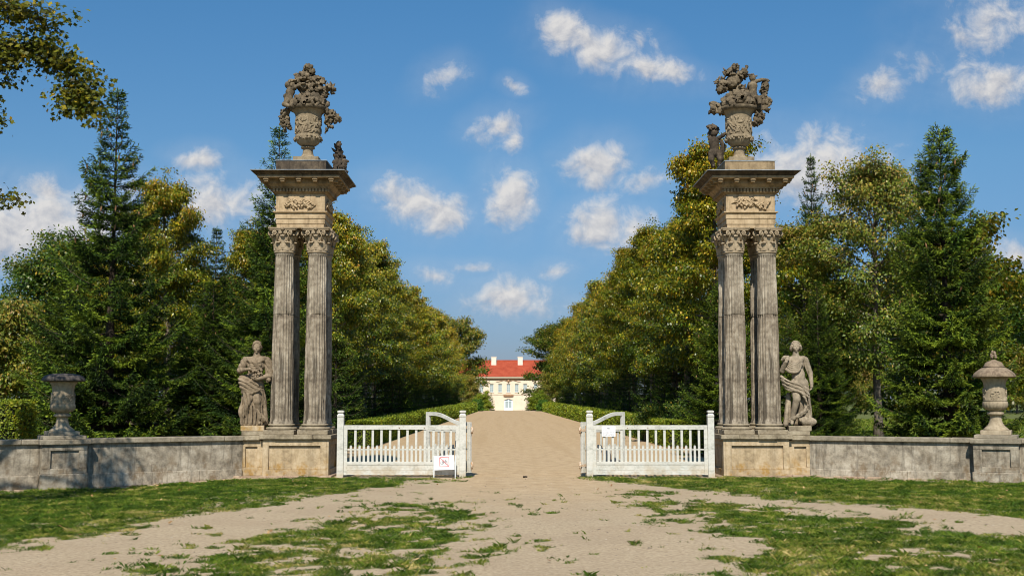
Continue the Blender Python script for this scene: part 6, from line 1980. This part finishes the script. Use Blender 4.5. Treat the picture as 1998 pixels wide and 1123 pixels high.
# ---- clipped hedges
def hedge(name, pts, w, h0, h1, label, mat, per_m2, size, cat='hedge', group=None, seed=1, taper=True, age=.42):
    rs = np.random.RandomState(seed)
    p0, p1 = np.array(pts[0], float), np.array(pts[1], float)
    T = empty(name, (p0[0], p0[1], 0), 0, label, cat, group)
    d = p1 - p0; Ln = np.hypot(*d); d /= Ln; nrm = np.array((-d[1], d[0]))
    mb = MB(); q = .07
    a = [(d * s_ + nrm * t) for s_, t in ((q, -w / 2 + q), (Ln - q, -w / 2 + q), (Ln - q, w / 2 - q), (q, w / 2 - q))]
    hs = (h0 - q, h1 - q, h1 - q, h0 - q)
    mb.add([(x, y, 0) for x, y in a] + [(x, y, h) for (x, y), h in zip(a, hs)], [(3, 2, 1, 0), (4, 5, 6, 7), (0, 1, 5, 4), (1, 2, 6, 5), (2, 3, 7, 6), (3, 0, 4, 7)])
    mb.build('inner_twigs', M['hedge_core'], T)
    L = Leaves()
    def face(n, gen, out):
        s_, t, z, far = gen(n)
        wob = (fbm(s_ * 1.0, z * 1.3 + t * 2, 1.6, seed) - .5) * .055
        c = np.stack([d[0] * s_ + nrm[0] * t, d[1] * s_ + nrm[1] * t, z], -1) + out * (wob[:, None] + rs.normal(0, .014, len(s_))[:, None] - .02)
        k = len(c)
        dd = unit(out * .5 + rs.normal(size=(k, 3)) * .6 + np.array((0, 0, .15)))
        nn = unit(out * .9 + np.array((0, -.35, .2)) + rs.normal(size=(k, 3)) * .5)
        tuft = fbm(s_, z * 1.2 + t, 3.2, seed + 3)
        L.add(c, dd, nn, size * far * rs.uniform(.6, 1.4, k), np.clip(age + (tuft - .5) * .9 + rs.normal(0, .15, k), 0, 1), np.clip(1 + (tuft - .5) * .5 + rs.normal(0, .2, k), .4, 1.7))
    def along_s(n):
        s_ = Ln * rs.rand(n) ** (2.2 if taper else 1)
        return s_, (1 + s_ / 28 if taper else np.ones(n))
    hh = lambda s_: h0 + (h1 - h0) * s_ / Ln
    for sg in (-1, 1):
        def g(n):
            s_, f = along_s(n); return s_, np.full(n, sg * w / 2), rs.rand(n) * hh(s_), f
        face(int(per_m2 * (Ln if not taper else 30) * h0), g, np.array((nrm[0] * sg, nrm[1] * sg, 0.)))
    def gt(n):
        s_, f = along_s(n); return s_, rs.uniform(-w / 2, w / 2, n), hh(s_), f
    face(int(per_m2 * (Ln if not taper else 30) * w), gt, np.array((0, 0, 1.)))
    for e, sg in ((0, -1), (Ln, 1)):
        face(int(per_m2 * w * h0), lambda n: (np.full(n, e), rs.uniform(-w / 2, w / 2, n), rs.rand(n) * hh(e), np.ones(n) * (1 if e == 0 or not taper else 3)), np.array((d[0] * sg, d[1] * sg, 0.)))
    L.build('foliage', mat, T)
    return T
hedge('clipped_hedge', ((-5.45, 40.6), (-4.75, 152)), .85, .86, .98, 'long low clipped hedge along the left side of the drive', M['hedge_leaf'], 620, .06, group='hedges lining the drive', seed=3)
hedge('clipped_hedge', ((5.5, 40.6), (4.85, 152)), .85, .88, .98, 'long low clipped hedge along the right side of the drive', M['hedge_leaf'], 620, .06, group='hedges lining the drive', seed=4)
hedge('clipped_bush', ((-16.5, 27.6), (-11.75, 28.0)), 1.5, 1.62, 1.58, 'clipped bright hedge block behind the wall at the left edge', M['hedge_leaf'], 900, .06, seed=5, taper=False, age=.5)
# roses by the end of the right hedge
rose = broadleaf('rose_bush', 171, 1.35, .2, .75, M['oak_leaf'], 'straggly rose bush at the near end of the right hedge', 'rose bush', nprim=16, per=10, size=.07, spread=.10, age=.4, topage=0, trunk=.02)
place(rose, 5.9, 43.0, 0, 1.0, rose['label'], first=True)
place(rose, 4.95, 46.0, 1.0, .9, 'straggly rose bush behind the right hedge, farther along')

# ---- tree overhanging from the left: only its branches reach into the picture
def overhang():
    rs = np.random.RandomState(5)
    TX, TYY = -12.2, 15.6
    T = empty('maple_tree', (TX, TYY, 0), 0, 'overhanging maple branches with turning leaves at the upper left', 'maple tree')
    mb = MB()
    trunk = [(0, 0, -.1), (.05, 0, 1.5), (.0, .1, 3.2), (-.1, .1, 5.0), (.05, .0, 8.0), (.1, .1, 11.9)]
    mb.tube(trunk, [.34, .27, .24, .2, .13, .05], 12)
    L = Leaves(); cen = []; dirs = []
    W_ = lambda x, y, z: np.array((x - .28 - TX, y - TYY, z))
    limbs = [  # start height, list of world points
        (4.2, [W_(-10.15, 17.38, 6.47), W_(-8.90, 19.01, 7.40), W_(-8.15, 19.50, 7.59), W_(-7.59, 19.63, 7.34), W_(-7.37, 19.63, 6.78), W_(-7.34, 19.63, 6.52)]),
        (4.6, [W_(-10.53, 17.00, 6.96), W_(-9.40, 18.37, 8.03), W_(-8.52, 19.01, 8.15), W_(-7.90, 19.37, 7.96)]),
        (4.0, [W_(-10.53, 17.50, 5.71), W_(-9.28, 19.13, 6.62), W_(-8.77, 19.37, 6.36)]),
        (3.5, [W_(-10.65, 17.50, 4.84), W_(-9.28, 19.13, 5.49), W_(-8.71, 19.63, 4.96)]),
        (4.4, [W_(-10.40, 17.38, 6.34), W_(-9.15, 18.75, 7.27), W_(-8.65, 19.37, 7.09)])]
    for z, pts in limbs:
        p = [np.array((0, .05, z))] + pts
        mb.tube(p, list(np.linspace(.09, .014, len(p))), 7)
        q = np.array(p)
        for i in range(1, len(q) - 1):
            a, b_ = q[i], q[i + 1]
            for t in np.linspace(0, 1, 7):
                c = a + (b_ - a) * t
                if c[0] + TX < -.75 - .45 * (c[1] + TYY) and rs.rand() < .8: continue
                for k in range(3):
                    d = unit(rs.normal(size=3) * np.array((1, 1, .75)) + (b_ - a) * .5)
                    e = c + d * rs.uniform(.12, .42)
                    mb.tube([c, (c + e) / 2 + rs.normal(0, .02, 3), e], [.008, .006, .003], 4)
                    cen.append(e); dirs.append(d)
    # the rest of the crown, out of frame to the left; it shades parts of the wall and lawn
    for (bx, by, bz, rx, ry, rz_, n) in ((-8.45, 16.2, 7.2, .62, .9, .7, 60), (-8.3, 15.7, 6.4, .5, .7, .45, 30), (-8.9, 15.3, 5.9, .8, .6, .35, 36), (-11.3, 16.2, 7.6, .95, 1.2, 1.0, 90), (-12.6, 15.6, 9.5, 2.2, 2.2, 1.9, 170), (-13.8, 14.6, 7.4, 1.6, 1.8, 1.6, 100)):
        o_ = W_(bx, by, bz)
        mb.tube([np.array((0, .05, min(bz - 2.2, 6.5))), o_ * .5 + np.array((0, 0, bz * .45)), o_], [.08, .05, .012], 6)
        u = unit(rs.normal(size=(n, 3))) * (rs.rand(n, 1) ** .4)
        for q in u:
            p = o_ + q * np.array((rx, ry, rz_))
            cen.append(p); dirs.append(q)
            if rs.rand() < .4: mb.tube([o_ + (p - o_) * .2, p], [.012, .004], 4)
    mb.build('trunk', M['bark_dark'], T)
    cen = np.array(cen); dirs = np.array(dirs)
    clumps(L, rs, cen, dirs, 34, .12, .074, .34, 8, topage=0, droop=.55, agespread=.17)
    L.build('crown', M['maple_leaf'], T, shape='maple')
overhang()
